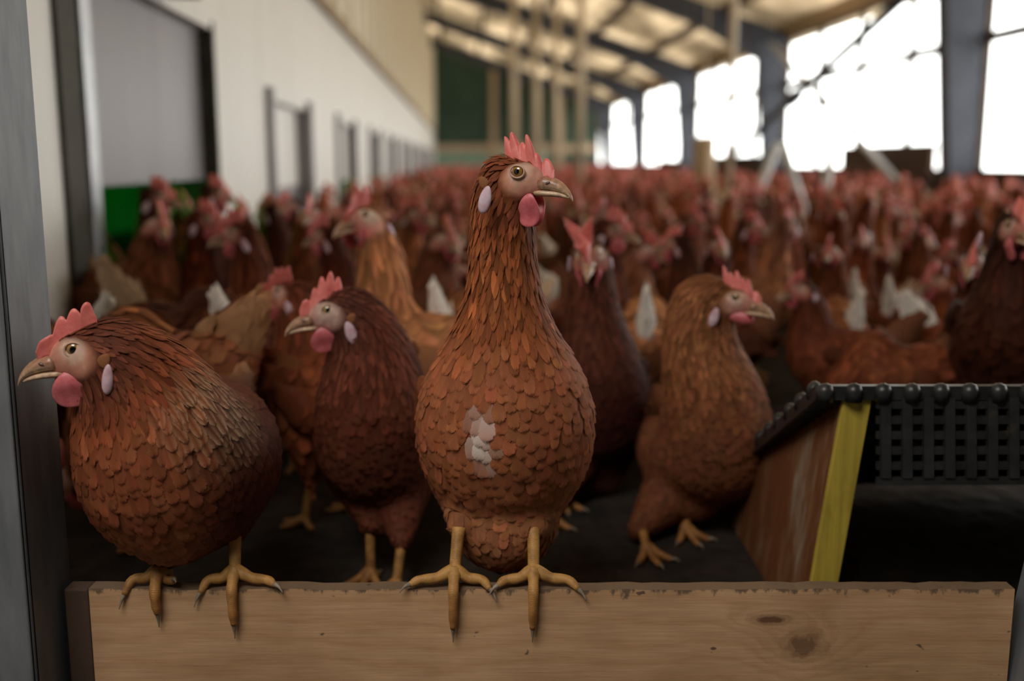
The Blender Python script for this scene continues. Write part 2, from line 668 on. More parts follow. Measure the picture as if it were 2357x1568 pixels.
def comb_mesh(base, n_teeth=5, h=.024, lean=0.0, back=.35, rng=None, x0=.040, x1=-.010, cols=56, rows=7, deep=.36, splay=.06):
    A = np.linspace(0, 1, cols)
    bx = x0 + (x1 - x0) * A
    bz = np.interp(bx, base[0][::-1], base[1][::-1])
    jit = rng.normal(1, .14, n_teeth + 1).clip(.7, 1.25)
    ph = np.clip((A - .06) / .94, 0, .9999) * n_teeth
    k = np.minimum(ph.astype(int), n_teeth - 1)
    tooth = np.where(ph - k + k < .5, 1, np.abs(np.sin(math.pi * (ph - k))) ** .75)
    env = np.interp(A, [0, .05, .2, .5, .75, .93, 1], [.42, .60, .80, 1.05, 1.05, .92, .45])
    H = h * env * jit[k] * (1 - deep + deep * tooth)
    tx = bx - back * H * (.4 + A)
    tz = bz + H
    V, F = [], []
    for sgn in (1, -1):
        for r in range(rows):
            q = r / (rows - 1)
            th = (.0042 * (1 - q) ** .8 + .0007) * (.55 + .45 * np.sin(math.pi * np.clip(A * .9 + .07, 0, 1)))
            if r == rows - 1:
                th = th * 0 + .0004
            y = sgn * th + lean * q ** 1.5 * h + splay * np.sin(k * 2.4 + .8) * q ** 1.5 * h * tooth + .0012 * q * np.sin(A * 11)
            V += list(zip(bx + (tx - bx) * q, y, bz - .002 + (tz - bz) * q))
    o = rows * cols
    for r in range(rows - 1):
        for c in range(cols - 1):
            F.append((r * cols + c, (r + 1) * cols + c, (r + 1) * cols + c + 1, r * cols + c + 1))
            F.append((o + r * cols + c, o + r * cols + c + 1, o + (r + 1) * cols + c + 1, o + (r + 1) * cols + c))
    t = (rows - 1) * cols
    for c in range(cols - 1):
        F.append((t + c, o + t + c, o + t + c + 1, t + c + 1))
        F.append((c, c + 1, o + c + 1, o + c))
    for r in range(rows - 1):
        for c, fl in ((0, 0), (cols - 1, 1)):
            f = (r * cols + c, o + r * cols + c, o + (r + 1) * cols + c, (r + 1) * cols + c)
            F.append(f if fl else f[::-1])
    return np.array(V), F


def beak_mesh(tint=(.46, .255, .145), pale=(.72, .53, .36), dark=(.26, .105, .06)):
    V, F, C = [], [], []

    def loft(st, colf):
        o = len(V)
        n = 10
        for i, (x, zt, zb, w) in enumerate(st):
            for j in range(n):
                th = 2 * math.pi * j / n
                cy, cz = math.cos(th), math.sin(th)
                z = (zt + zb) / 2 + (zt - zb) / 2 * cz
                y = w * cy * (1 - .45 * max(0, cz) ** 1.2)
                V.append((x, y, z)); C.append(colf(i / (len(st) - 1), cz))
        for i in range(len(st) - 1):
            for j in range(n):
                j2 = (j + 1) % n
                F.append((o + i * n + j, o + i * n + j2, o + (i + 1) * n + j2, o + (i + 1) * n + j))
        F.append(tuple(o + j for j in range(n))[::-1])
        F.append(tuple(o + (len(st) - 1) * n + j for j in range(n)))
    mx = lambda a, b, t: tuple(p + (q - p) * t for p, q in zip(a, b))
    loft([(.026, .002, -.014, .0105), (.032, .0015, -.0135, .0095), (.037, .0000, -.0135, .0082), (.042, -.0018, -.0140, .0071), (.047, -.0045, -.0150, .0058),
          (.0515, -.0082, -.0165, .0045), (.0555, -.0128, -.0190, .0030), (.0578, -.0170, -.0215, .0018), (.0588, -.0205, -.0232, .0008)],
         lambda t, cz: mx(mx(dark, tint, min(1, .25 + t * 1.1)), pale, max(0, min(1, -.15 - cz * .9 + t * .55))))
    loft([(.022, -.0110, -.0200, .0094), (.030, -.0118, -.0195, .0082), (.038, -.0126, -.0192, .0066), (.045, -.0138, -.0195, .0048), (.051, -.0158, -.0202, .0030), (.0545, -.0182, -.0206, .0011)],
         lambda t, cz: mx(tint, pale, .35 + .4 * t))
    for sy in (1, -1):                                 # nostrils
        v, f = ellip(.0355, -.0062, .0032, .0014, .0012, sy * .0078, 8, 6, 0, -.35)
        o = len(V)
        V.extend(map(tuple, v)); C.extend([(.10, .05, .035)] * len(v)); F.extend([tuple(i + o for i in q) for q in f])
    return np.array(V), F, np.array(C)


def eye_mesh(sy, y0, r=.0062, iris=(.30, .15, .035)):
    n, m = 20, 14
    V, F, C = [], [], []
    for i in range(m + 1):
        ph = math.pi * .62 * i / m
        for j in range(n):
            th = 2 * math.pi * j / n
            V.append((.008 + r * math.sin(ph) * math.cos(th), sy * (y0 - r * .15 + r * math.cos(ph) * .72), .004 + r * math.sin(ph) * math.sin(th)))
            a = math.degrees(ph)
            C.append((.002, .002, .002) if a < 30 else (iris if a < 58 else (.02, .012, .008)))
    for i in range(m):
        for j in range(n):
            j2 = (j + 1) % n
            f = (i * n + j, i * n + j2, (i + 1) * n + j2, (i + 1) * n + j)
            F.append(f if sy > 0 else f[::-1])
    return np.array(V), F, np.array(C)


def eyelid_mesh(sy, y0, R0=.0062, r=.0009):
    pts = []
    n, m = 24, 8
    V, F = [], []
    for i in range(n):
        th = 2 * math.pi * i / n
        ex = 1.15
        for j in range(m):
            ph = 2 * math.pi * j / m
            q = R0 + r * math.cos(ph)
            V.append((.008 + q * ex * math.cos(th), sy * (y0 - .0002 - .9 * (math.cos(th) * .0012 if math.cos(th) > 0 else 0) + r * 1.1 * math.sin(ph)), .004 + q * .95 * math.sin(th)))
    for i in range(n):
        for j in range(m):
            f = (i * m + j, ((i + 1) % n) * m + j, ((i + 1) % n) * m + (j + 1) % m, i * m + (j + 1) % m)
            F.append(f if sy > 0 else f[::-1])
    return np.array(V), F


M['lid'] = flesh_material('eyelid skin', (.46, .27, .19), (.60, .40, .29), rough=.6, scale=200)


# ------------------------------------------------------------------ legs
def leg_data(top, ankle, toes, r=.0068):
    """shank tube from under the feathers to the ankle, toes as polylines; returns meshes (leg, [claws])"""
    parts, claws = [], []
    top, ankle = np.array(top, float), np.array(ankle, float)
    P = smooth_path([top, top * .55 + ankle * .45, ankle + (top - ankle) * .12, ankle], 5)
    rr = np.interp(np.linspace(0, 1, len(P)), [0, .15, .6, .88, 1], [r * 1.15, r, r * .92, r * 1.25, r * 1.2])
    parts.append(tube_np(P, rr, 12))
    for t in toes:
        T = smooth_path([ankle + np.array([0, 0, .004])] + [np.array(q, float) for q in t], 5)
        s = np.linspace(0, 1, len(T))
        kn = 1 + .13 * np.abs(np.sin(s * math.pi * 3.2))
        parts.append(tube_np(T, np.interp(s, [0, .25, .85, 1], [r * 1.05, r * .84, r * .62, r * .45]) * kn, 10))
        d = T[-1] - T[-4]
        d /= np.linalg.norm(d)
        e = T[-1]
        cl = [e - d * .002, e + d * .004 + np.array([0, 0, .0008]), e + d * .008, e + d * .0125 - np.array([0, 0, .003])]
        claws.append(tube_np(smooth_path(cl, 3), np.linspace(r * .46, r * .06, 10), 8))
    V, F, U, o = [], [], [], 0
    for v, f, u in parts:
        V.append(v); U.append(u)
        F += [tuple(i + o for i in q) for q in f]
        o += len(v)
    return np.concatenate(V), F, np.concatenate(U), claws


def flat_toes(ankle, fwd, L=.042, spread=40, z=.004):
    a = np.array(ankle, float)
    f = np.array(fwd, float); f[2] = 0; f /= np.linalg.norm(f)
    s = np.array([-f[1], f[0], 0])
    out = []
    for ang, l in ((0, L), (spread, L * .85), (-spread, L * .85), (172, L * .45)):
        d = f * math.cos(R(ang)) + s * math.sin(R(ang))
        g = a.copy(); g[2] = z
        out.append([g + d * l * .45 + np.array([0, 0, .004]), g + d * l * .8, g + d * l])
    return out


# ------------------------------------------------------------------ putting a hen together
def head_coords(P, ho, fr, hs):
    return (np.asarray(P) - ho) @ fr.T / hs


def face_mask(P, ho, fr, hs):
    q = head_coords(P, ho, fr, hs)
    x, y, z = q[:, 0], q[:, 1], q[:, 2]
    a = ((x - .013) / .0215) ** 2 + ((z + .0045) / .0165) ** 2
    m = 1.25 - a * .75
    m = np.where((x > .018) & (z < .012) & (z > -.026) & (x < .06), np.maximum(m, 1.0), m)
    m = np.where((z > .0140) & (x < .03), m * .2, m)
    m = np.where(np.abs(y) < .004, np.where(x > .024, m, 0), m)
    near = (np.abs(x) < .07) & (np.abs(z) < .05) & (np.abs(y) < .05)
    return np.clip(np.where(near, m, 0), 0, 1)


def smooth01(x):
    x = np.clip(x, 0, 1)
    return x * x * (3 - 2 * x)


def lerp(a, b, t):
    t = np.asarray(t)
    return np.asarray(a) * (1 - t[..., None]) + np.asarray(b) * t[..., None]


PAL = dict(torso=(.27, .085, .030), breast=(.34, .120, .044), neck=(.25, .080, .026), head=(.13, .036, .016), belly=(.32, .125, .055),
           edge=.20, var=.10, hackle_edge=None, skin=(.58, .32, .22), face_red=(.52, .13, .11))


def palette(**k):
    p = dict(PAL)
    p.update(k)
    return p


def base_color(P, neckness, zref, pal, ho, fr, hs, zlo):
    q = head_coords(P, ho, fr, hs)
    dist = np.linalg.norm(q, axis=1)
    headness = 1 - smooth01((dist - .028) / .030)
    t = smooth01((P[:, 2] - zlo) / (zref - zlo + 1e-6))
    c = lerp(pal['belly'], pal['breast'], smooth01(t * 2.2))
    front = smooth01((P[:, 0] - pal.get('xsplit', -.03)) / .05)
    c = lerp(np.broadcast_to(pal['torso'], c.shape), c, front)
    c = lerp(c, np.broadcast_to(pal['neck'], c.shape), np.clip(neckness, 0, 1))
    return lerp(c, np.broadcast_to(pal['head'], c.shape), headness), headness


def make_hen(loc, rz, fld, ho, fr, hs, pal, legs, tail=None, wings=(), comb=None, hi=True, vox=.0045, size=1.0, seed=1, patch=None, lobe=None, wat=None, flesh=('comb', 'wattle'), iris=(.30, .15, .035), zr=(.08, .26), claws=True, tail_tinted=False):
    rng = np.random.default_rng(seed)
    root = empty('hen', loc, rz)
    ho = np.array(ho, float)

    # head joined to the body field
    def H(x, y, z):
        return ho + (np.array([x, y, z]) * hs) @ fr
    lat = fr[1]
    bk = -fr[0] * .8 - fr[2] * .3
    fld.seg(H(-.018, 0, .0015), H(.012, 0, -.001), .0225 * hs, .0195 * hs, .84, lat, 'head', bk)
    fld.seg(H(.012, 0, -.003), H(.031, 0, -.0065), .0180 * hs, .0090 * hs, .82, lat, 'head', bk)
    fld.seg(H(-.014, 0, -.014), H(.022, 0, -.0135), .0180 * hs, .0095 * hs, .78, lat, 'head', -fr[0] * .6 - fr[2] * .7)
    fld.seg(H(-.013, 0, -.018), H(-.010, 0, -.048), .0205 * hs, .0225 * hs, .9, lat, 'neck', (0, 0, -1))
    fld.done()
    V, Q = fld.mesh(vox)
    _f, g, w = fld.fg(V)
    nk = (w @ fld.reg)[:, 3]

    def color_fn(extra=1.0):
        def fn(P, reg, rng, ts, us):
            n = len(P)
            b, hd = base_color(P, reg[:, 3] * 1.15, zr[1], pal, ho, fr, hs, zr[0])
            b = b * np.exp(rng.normal(0, 1, (n, 1)) * (pal['var'] + .20 * reg[:, 3:4].clip(0, 1))) * extra
            b = b * (1 + rng.normal(0, .04, (n, 3)))
            col = np.ones((n, len(ts), len(us), 4))
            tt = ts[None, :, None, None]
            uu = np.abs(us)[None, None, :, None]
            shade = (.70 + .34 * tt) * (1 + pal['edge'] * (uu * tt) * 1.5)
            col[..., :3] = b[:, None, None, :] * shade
            if pal['hackle_edge'] is not None:
                m = (reg[:, 3].clip(.35, 1) * pal['hackle_where'](P))[:, None, None, None]
                m = np.clip(m * (.03 + 1.5 * uu ** 3) * (.2 + 1.1 * tt), 0, .85)
                col[..., :3] = col[..., :3] * (1 - m) + np.array(pal['hackle_edge']) * m
            if patch is not None:
                m, pc = patch(P, rng)
                m = m[:, None, None, None] * (1 - .55 * tt)
                col[..., :3] = col[..., :3] * (1 - m) + np.array(pc) * m
                col[..., 3] = 1
            return col
        return fn
    skip = lambda P: face_mask(P, ho, fr, hs) > .42
    b0, hd = base_color(V, nk * 1.15, zr[1], pal, ho, fr, hs, zr[0])
    b0 = b0 * .8
    fm = face_mask(V, ho, fr, hs)
    q = head_coords(V, ho, fr, hs)
    redness = smooth01((-.010 - q[:, 2]) / .008) * smooth01((q[:, 0] - .004) / .012)
    redness = np.maximum(redness, .55 * smooth01((q[:, 0] - .020) / .01) * smooth01((.002 - q[:, 2]) / .01))
    skin = lerp(np.broadcast_to(pal['skin'], b0.shape), np.broadcast_to(pal['face_red'], b0.shape), redness * .75)
    # pale ring round the eye, tan down on the cheek, a redder lore, fine blotches
    de = np.hypot(q[:, 0] - .008, q[:, 2] - .004)
    blotch = np.sin(q[:, 0] * 910 + 2 * np.sin(q[:, 2] * 530)) * np.sin(q[:, 2] * 1030 + 1.3) * .5 + .5
    cheek = smooth01((.004 - q[:, 0]) / .012) * .7 + smooth01((-.010 - q[:, 2]) / .008) * smooth01((.012 - q[:, 0]) / .01) * .5
    skin = lerp(skin, np.broadcast_to(np.array(pal['neck']) * 1.5 + .03, b0.shape), np.clip(cheek, 0, .8))
    skin = lerp(skin, np.broadcast_to(pal['face_red'], b0.shape), .45 * blotch * smooth01((de - .009) / .006) * smooth01((q[:, 0] + .002) / .01))
    skin = lerp(skin, np.broadcast_to((.60, .42, .33), b0.shape), .75 * smooth01((.0125 - de) / .004))
    skin = skin * np.exp(rng.normal(0, .09, (len(V), 1)))
    b0 = lerp(b0, skin, smooth01(fm * 1.4 - .2))
    C0 = np.c_[b0, 1 - fm * .85]
    U0 = np.c_[V[:, 0] * 1300, V[:, 2] * 22, -1 - np.abs(V[:, 1]) * 60]
    fv, ff, fc, fu = plumage(fld, V, Q, rng, color_fn(), skip, size, hi)
    V = V - g * (.0022 * size * (1 - smooth01(fm * 2)))[:, None]
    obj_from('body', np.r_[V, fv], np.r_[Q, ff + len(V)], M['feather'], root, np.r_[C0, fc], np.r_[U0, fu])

    for i, wf in enumerate(wings):
        wf.done()
        wv, wq = wf.mesh(vox * 1.1)
        wc, _ = base_color(wv, 0 * wv[:, 0], zr[1], pal, ho, fr, hs, zr[0])
        pv, pf, pc, pu = plumage(wf, wv, wq, rng, color_fn(pal.get('wing', .8)), None, size, hi, sag=.1)
        obj_from('wing', np.r_[wv, pv], np.r_[wq, pf + len(wv)], M['feather'], root,
                 np.r_[np.c_[wc * .6, np.ones(len(wv))], np.clip(pc, 0, 1)], np.r_[np.full((len(wv), 3), -1.), pu])
    if tail:
        base, tip, r0, r1, wid, tcol = tail
        tf = Field(.003)
        base, tip = np.array(base, float), np.array(tip, float)
        tf.seg(base, tip, r0, r1, wid, (0, 1, 0), 'tail', tip - base)
        tf.done()
        tv, tq = tf.mesh(vox * 1.1)

        def tc(P, reg, rng, ts, us):
            n = len(P)
            b = np.array(tcol)[None] * np.exp(rng.normal(0, .12, (n, 1)))
            k = smooth01(np.linalg.norm(P - base, axis=1) / np.linalg.norm(tip - base) * 1.6)
            if not tail_tinted:
                b = lerp(np.broadcast_to(pal['torso'], b.shape), b, k)
            col = np.ones((n, len(ts), len(us), 4))
            col[..., :3] = b[:, None, None, :] * (.86 + .2 * ts[None, :, None, None])
            col[..., 3] = 1 if tail_tinted else (1 - k)[:, None, None]
            return col
        ax = (tip - base) / np.linalg.norm(tip - base)
        over = lambda P: (P - base) @ ax > np.linalg.norm(tip - base) * .72
        pv, pf, pc, pu = plumage(tf, tv, tq, rng, tc, over, size, hi, sag=0)
        obj_from('tail', np.r_[tv, pv], np.r_[tq, pf + len(tv)], M['feather'], root,
                 np.r_[np.c_[np.tile(np.array(tcol) * .8, (len(tv), 1)), np.full(len(tv), float(tail_tinted))], np.clip(pc, 0, 1)], np.r_[np.full((len(tv), 3), -1.), pu])

    W = lambda v: ho + (np.asarray(v) * hs) @ fr

    def skin_at(x, z, axis, sign=1):
        """how far out the skin of the head lies, sideways (axis 1) or upwards (axis 2), in head units"""
        q = np.linspace(.04, .002, 80)
        p = np.zeros((80, 3))
        p[:, 0] = x
        p[:, axis] = q * sign
        if axis == 1: p[:, 2] = z
        ins = np.nonzero(fld.f(W(p)) < 0)[0]
        return q[ins[0]] if len(ins) else (.012 if axis == 1 else .003)
    cb = dict(n_teeth=5, h=.024, lean=0.0, back=.35)
    cb.update(comb or {})
    lo = {} if hi else dict(cols=26, rows=4)
    xs = np.linspace(.035, cb.get('x1', -.010), 9)
    top = [skin_at(x, 0, 2) for x in xs]
    v, f = comb_mesh(rng=rng, base=(np.r_[xs[0] + .004, xs], np.r_[min(-.003, top[0] - .006), np.array(top) - .0025]), **cb, **lo)
    obj_from('comb', W(v), f, M[flesh[0]], root)
    v, f, c = beak_mesh()
    obj_from('beak', W(v), f, M['beak'], root, c)
    wt = dict(cx=.016, cz=-.030, rx=.0125, rz=.0165, tilt=.15, spread=None)
    wt.update(wat or {})
    lb = dict(cx=-.0135, cz=-.0225, rx=.0065, rz=.0135, tilt=.25)
    lb.update(lobe or {})
    ey, ly, wy = skin_at(.008, .004, 1), skin_at(lb['cx'], lb['cz'] + .006, 1), skin_at(wt['cx'], -.016, 1)
    for sy in (1, -1):
        v, f = ellip(wt['cx'], wt['cz'], wt['rx'], wt['rz'], .0028, sy * (wy * .72 if wt['spread'] is None else wt['spread']), 18 if hi else 10, 12 if hi else 7, .28, wt['tilt'])
        v[:, 1] += sy * .003 * np.sin((v[:, 2] + .03) * 160)
        obj_from('wattle', W(v), f, M[flesh[1]], root)
        v, f = ellip(lb['cx'], lb['cz'], lb['rx'], lb['rz'], .0030, sy * (ly + .0008), 14 if hi else 8, 10 if hi else 6, .15, lb['tilt'])
        obj_from('ear_lobe', W(v), f, M['lobe'], root)
        v, f, c = eye_mesh(sy, ey - .0022, iris=iris)
        eo = obj_from('eye', W(v), f, M['eye'], root, c)
        if hi:
            v, f = eyelid_mesh(sy, ey)
            obj_from('eyelid', W(v), f, M['lid'], eo)
    ty = skin_at(-.0155, -.0065, 1)
    if hi:                                              # tufts of short feathers that cover the ears
        for sy in (1, -1):
            v, f = ellip(-.0155, -.0065, .0062, .0050, .0013, sy * (ty + .0002), 12, 8, .3, 1.2)
            o = obj_from('ear_tuft', W(v), f, M['feather'], root, np.tile([.25, .10, .042, 0], (len(v), 1)), -1 - np.abs(v) * 700)
    lc = np.array([.52, .27, .075])
    for top, ankle, toes, r in legs:
        v, f, u, cl = leg_data(top, ankle, toes, r)
        n = len(v)
        zz = smooth01((v[:, 2] - v[:, 2].min()) / .06)
        lo_ = obj_from('leg', v, f, M['leg'], root, lerp(np.tile(lc * np.array([.85, .72, .7]), (n, 1)), np.tile(lc, (n, 1)), zz), u)
        if claws:
            for cv, cf, cu in cl:
                obj_from('claw', cv, cf, M['claw'], lo_)
    return root


def copy_hen(src, loc, rz, scale, tint, tail_tint=None):
    r = src.copy()
    COL.objects.link(r)
    r.location, r.rotation_euler, r.scale = loc, (0, 0, rz), (scale,) * 3
    for ch in src.children:
        c = ch.copy()
        COL.objects.link(c)
        c.parent = r
        c.color = (*tint, 1)
        for g in ch.children:
            d = g.copy()
            COL.objects.link(d)
            d.parent = c
    return r


# ------------------------------------------------------------------ a hen laid out in the world's own points (the five in front)
def world_hen(foot, heading, st, head, look, hs, pal, legs, thighs, tail, wings, **kw):
    """st: stations (world point, r, w, region); foot: root point; heading: way the body faces"""
    rz = math.atan2(heading[1], heading[0])
    Mi = (Matrix.Translation(foot) @ Matrix.Rotation(rz, 4, 'Z')).inverted()
    L = lambda p: np.array(tuple(Mi @ Vector(p)))
    D = lambda d: Mi.to_3x3() @ Vector(d)
    fld = Field(.0050)
    fld.chain([(*L(p), r, w, g) for p, r, w, g in st])
    for a, b, ra, rb in thighs:
        fld.seg(L(a), L(b), ra, rb, 1, (0, 1, 0), 'thigh', L(b) - L(a))
    fr = frame(D(look), kw.pop('roll', 0.0))
    lg = []
    for top, ankle, toes, r in legs:
        lg.append((L(top), L(ankle), [[L(q) for q in t] for t in toes], r))
    wf = []
    for pts in wings:
        f = Field(.0045)
        q = [(L(p), r, g) for p, r, g in pts]
        sd = np.sign(q[0][0][1]) or 1
        for (a, ra, ga), (b, rb, gb) in zip(q[:-1], q[1:]):
            f.seg(a, b, ra, rb, .42, (.15, 1, -.12 * sd), ga, b - a)
        wf.append(f)
    tl = None
    if tail:
        tl = (L(tail[0]), L(tail[1]), *tail[2:])
    pt = kw.pop('patch_world', None)
    if pt:
        c, rad, pc = pt
        c = L(c)
        kw['patch'] = lambda P, rng: (np.clip(1.5 - np.linalg.norm((P - c) / np.array(rad), axis=1) * 1.2 + rng.normal(0, .12, len(P)), 0, 1), pc)
    z0 = min(L(p)[2] for p, r, w, g in st)
    return make_hen(foot, rz, fld, L(head), fr, hs, pal, lg, tl, wf, **kw)


# ------------------------------------------------------------------ the barn and the doorway
M['litter'] = surface_mat('litter', (.012, .009, .007), (.040, .028, .020), 22, rough=.95, bump_s=.8, bump_d=.02)
M['white_panel'] = surface_mat('white wall panel', (.74, .72, .68), (.80, .785, .75), 1.2, (6, 6, .3), rough=.45, bump_s=.03, dirt=((.55, .50, .42), 2.2, .66))
M['beige_panel'] = surface_mat('beige cladding', (.76, .70, .57), (.84, .78, .66), 1.5, (4, 4, .4), rough=.6, bump_s=.05)
M['tan_trim'] = surface_mat('tan trim', (.30, .21, .12), (.40, .29, .17), 4, rough=.6)
M['grey_hatch'] = surface_mat('grey hatch sheet', (.19, .175, .185), (.25, .235, .245), 2.0, (2, 2, .25), rough=.42, bump_s=.05, spec=.5)
M['dark_gap'] = surface_mat('dark gap and rubber', (.045, .042, .032), (.07, .065, .05), 8, rough=.7)
M['galv'] = surface_mat('galvanised steel', (.36, .37, .39), (.52, .53, .54), 38, (1, 1, .35), rough=.42, metal=.75, bump_s=.12, bump_d=.001, dirt=((.22, .22, .23), 14, .62))
M['jamb'] = surface_mat('weathered galvanised steel', (.15, .16, .175), (.23, .235, .245), 55, (1, 1, .25), rough=.55, metal=.3, bump_s=.15, bump_d=.001, dirt=((.13, .12, .11), 26, .66))
M['dark_steel'] = surface_mat('dark steel', (.035, .040, .055), (.055, .060, .078), 5, rough=.5, metal=.2, bump_s=.05)
M['dark_wood'] = surface_mat('dark stained timber', (.055, .032, .022), (.10, .062, .042), 3, (1, .3, 3), rough=.75)
def roof_mat():
    m, nt, b = new_mat('translucent cream roof sheet')
    tc = N(nt, 'ShaderNodeTexCoord')
    n = noise(nt, mapping(nt, tc.outputs['Object'], (.9, .42, 0)), 1.0, 2)
    r = ramp(nt, [(.38, (.26, .22, .16)), (.62, (.76, .67, .53))])
    nt.links.new(n.outputs['Fac'], r.inputs['Fac'])
    t = N(nt, 'ShaderNodeBsdfTranslucent')
    nt.links.new(r.outputs['Color'], t.inputs['Color'])
    b.inputs['Base Color'].default_value = (.55, .46, .34, 1)
    b.inputs['Roughness'].default_value = .7
    mx = N(nt, 'ShaderNodeMixShader')
    mx.inputs['Fac'].default_value = .55
    nt.links.new(b.outputs[0], mx.inputs[1])
    nt.links.new(t.outputs[0], mx.inputs[2])
    nt.links.new(mx.outputs[0], nt.nodes['Material Output'].inputs['Surface'])
    return m


M['roof_sheet'] = roof_mat()
M['green_wall'] = surface_mat('dark green sheeting', (.018, .045, .030), (.032, .070, .045), 2, rough=.6)
M['green_curtain'] = surface_mat('mint green curtain', (.16, .27, .20), (.22, .34, .26), 2, rough=.7)
M['pale_wood'] = surface_mat('pale timber', (.34, .245, .16), (.46, .34, .23), 3, (1, 1, .2), rough=.7)
M['plaster'] = surface_mat('grey plaster', (.16, .15, .14), (.22, .21, .19), 3, rough=.9)
M['outside'] = surface_mat('outside yard', (.62, .60, .54), (.72, .69, .63), .5, rough=.95, bump_s=0)
M['cream_pipe'] = surface_mat('cream plastic', (.55, .44, .31), (.64, .53, .39), 4, rough=.45, bump_s=0)
M['pale_steel'] = surface_mat('pale painted steel', (.55, .56, .57), (.66, .67, .68), 5, rough=.4, bump_s=0)
M['black_plastic'] = surface_mat('black plastic', (.012, .012, .013), (.030, .029, .028), 40, rough=.38, bump_s=.2, spec=.5, dirt=((.050, .038, .028), 30, .60))


def glass_mat():
    m, nt, b = new_mat('window film')
    out = nt.nodes['Material Output']
    t = N(nt, 'ShaderNodeBsdfTransparent')
    t.inputs['Color'].default_value = (.97, .98, .97, 1)
    g = N(nt, 'ShaderNodeBsdfGlossy')
    g.inputs['Roughness'].default_value = .08
    mx = N(nt, 'ShaderNodeMixShader')
    mx.inputs['Fac'].default_value = .05
    nt.links.new(t.outputs[0], mx.inputs[1])
    nt.links.new(g.outputs[0], mx.inputs[2])
    nt.links.new(mx.outputs[0], out.inputs['Surface'])
    return m


def lit_mat(name, col, strength):
    m, nt, b = new_mat(name)
    b.inputs['Base Color'].default_value = (*col, 1)
    b.inputs['Emission Color'].default_value = (*col, 1)
    b.inputs['Emission Strength'].default_value = strength
    return m


M['glass'] = glass_mat()
M['green_lamp'] = lit_mat('green light', (.0, .80, .03), 2.6)

WL, WR, VEND = -.90, 4.80, 38.0
EAVE, SLOPE = 2.42, .34                      # underside of the roof at the window wall, rise per metre towards the white wall


def roof_z(u):
    return EAVE + SLOPE * (WR - u)


structure(MB().box(-1.05, 5.2, .9, VEND + .3, FLOOR - .12, FLOOR).build('floor', M['litter'], rot=True))
structure(MB().box(5.2, 80, -25, 90, -.75, -.55).build('ground_outside', M['outside'], rot=True))
# roof underside
structure(MB().hexa([(WL - .15, .5, roof_z(WL - .15)), (WR + .5, .5, roof_z(WR + .5)), (WR + .5, VEND + .3, roof_z(WR + .5)), (WL - .15, VEND + .3, roof_z(WL - .15)),
                     (WL - .15, .5, roof_z(WL - .15) + .01), (WR + .5, .5, roof_z(WR + .5) + .01), (WR + .5, VEND + .3, roof_z(WR + .5) + .01), (WL - .15, VEND + .3, roof_z(WL - .15) + .01)]).build('ceiling', M['roof_sheet'], rot=True))
COLS = [3.8, 9.76, 15.75, 21.7, 27.7, 33.7]
for v in COLS:
    rf = MB()
    for u0, u1, d0, d1 in ((WR + .1, WR - 1.3, .62, .34), (WR - 1.3, WL, .34, .30)):
        a, b = roof_z(u0) - .125, roof_z(u1) - .125
        rf.hexa([(u0, v - .1, a - d0), (u0, v + .1, a - d0), (u0, v + .1, a), (u0, v - .1, a), (u1, v - .1, b - d1), (u1, v + .1, b - d1), (u1, v + .1, b), (u1, v - .1, b)])
    o = structure(rf.build('ceiling_beam', M['dark_steel'], rot=True))
    c = MB()
    z0, z1 = FLOOR, roof_z(WR) - .2
    c.hexa([(WR - .20, v - .11, z0), (WR + .06, v - .11, z0), (WR + .06, v + .11, z0), (WR - .20, v + .11, z0), (WR - .40, v - .11, z1), (WR + .06, v - .11, z1), (WR + .06, v + .11, z1), (WR - .40, v + .11, z1)])
    structure(c.build('column', M['dark_steel'], rot=True))
for k in range(5):
    u = 3.95 - k * 1.12
    pz = MB().hexa([(u - .04, .6, roof_z(u + .04) - .13), (u + .04, .6, roof_z(u + .04) - .13), (u + .04, VEND, roof_z(u + .04) - .13), (u - .04, VEND, roof_z(u + .04) - .13),
                    (u - .04, .6, roof_z(u - .04)), (u + .04, .6, roof_z(u + .04)), (u + .04, VEND, roof_z(u + .04)), (u - .04, VEND, roof_z(u - .04))])
    structure(pz.build('ceiling_purlin', M['dark_wood'], rot=True))

# white wall on the left: hatch opening 2.62-4.0, pop holes farther on
RAIL = 1.40
HATCHES = [(2.62, 4.02)] + [(5.05 + i * 2.75, 6.35 + i * 2.75) for i in range(11)]
wl = MB()
edge = .2
for a, b in HATCHES:
    wl.box(WL - .15, WL, edge, a, FLOOR - .1, RAIL)
    wl.box(WL - .15, WL, a, b, .90 if a < 4 else .72, RAIL)
    edge = b
wl.box(WL - .15, WL, edge, VEND, FLOOR - .1, RAIL)
structure(wl.build('wall_left', M['white_panel'], rot=True))
up = MB().box(WL - .17, WL - .02, .5, VEND, RAIL + .06, roof_z(WL))
for i in range(40):
    v = 1.5 + i * .92
    up.box(WL - .03, WL + .03, v, v + .09, RAIL + .06, roof_z(WL) - .02)
structure(up.build('wall_left_cladding', M['beige_panel'], rot=True))
structure(MB().box(WL - .1, WL + .05, .5, VEND, RAIL, RAIL + .07).build('trim_1', M['tan_trim'], rot=True))
# the lit house behind the openings
structure(MB().box(WL - 1.9, WL - 1.8, 1.2, VEND, FLOOR - .1, 1.3).build('wall_house', M['plaster'], rot=True))
structure(MB().box(WL - 1.9, WL - .15, 1.2, VEND, 1.25, 1.3).build('ceiling_house', M['plaster'], rot=True))
structure(MB().box(WL - 1.9, WL - .15, 1.2, VEND, FLOOR - .1, FLOOR).build('floor_house', M['litter'], rot=True))


def barn_empty(name, u, v, z):
    return empty(name, barn(u, v, z), BARN)


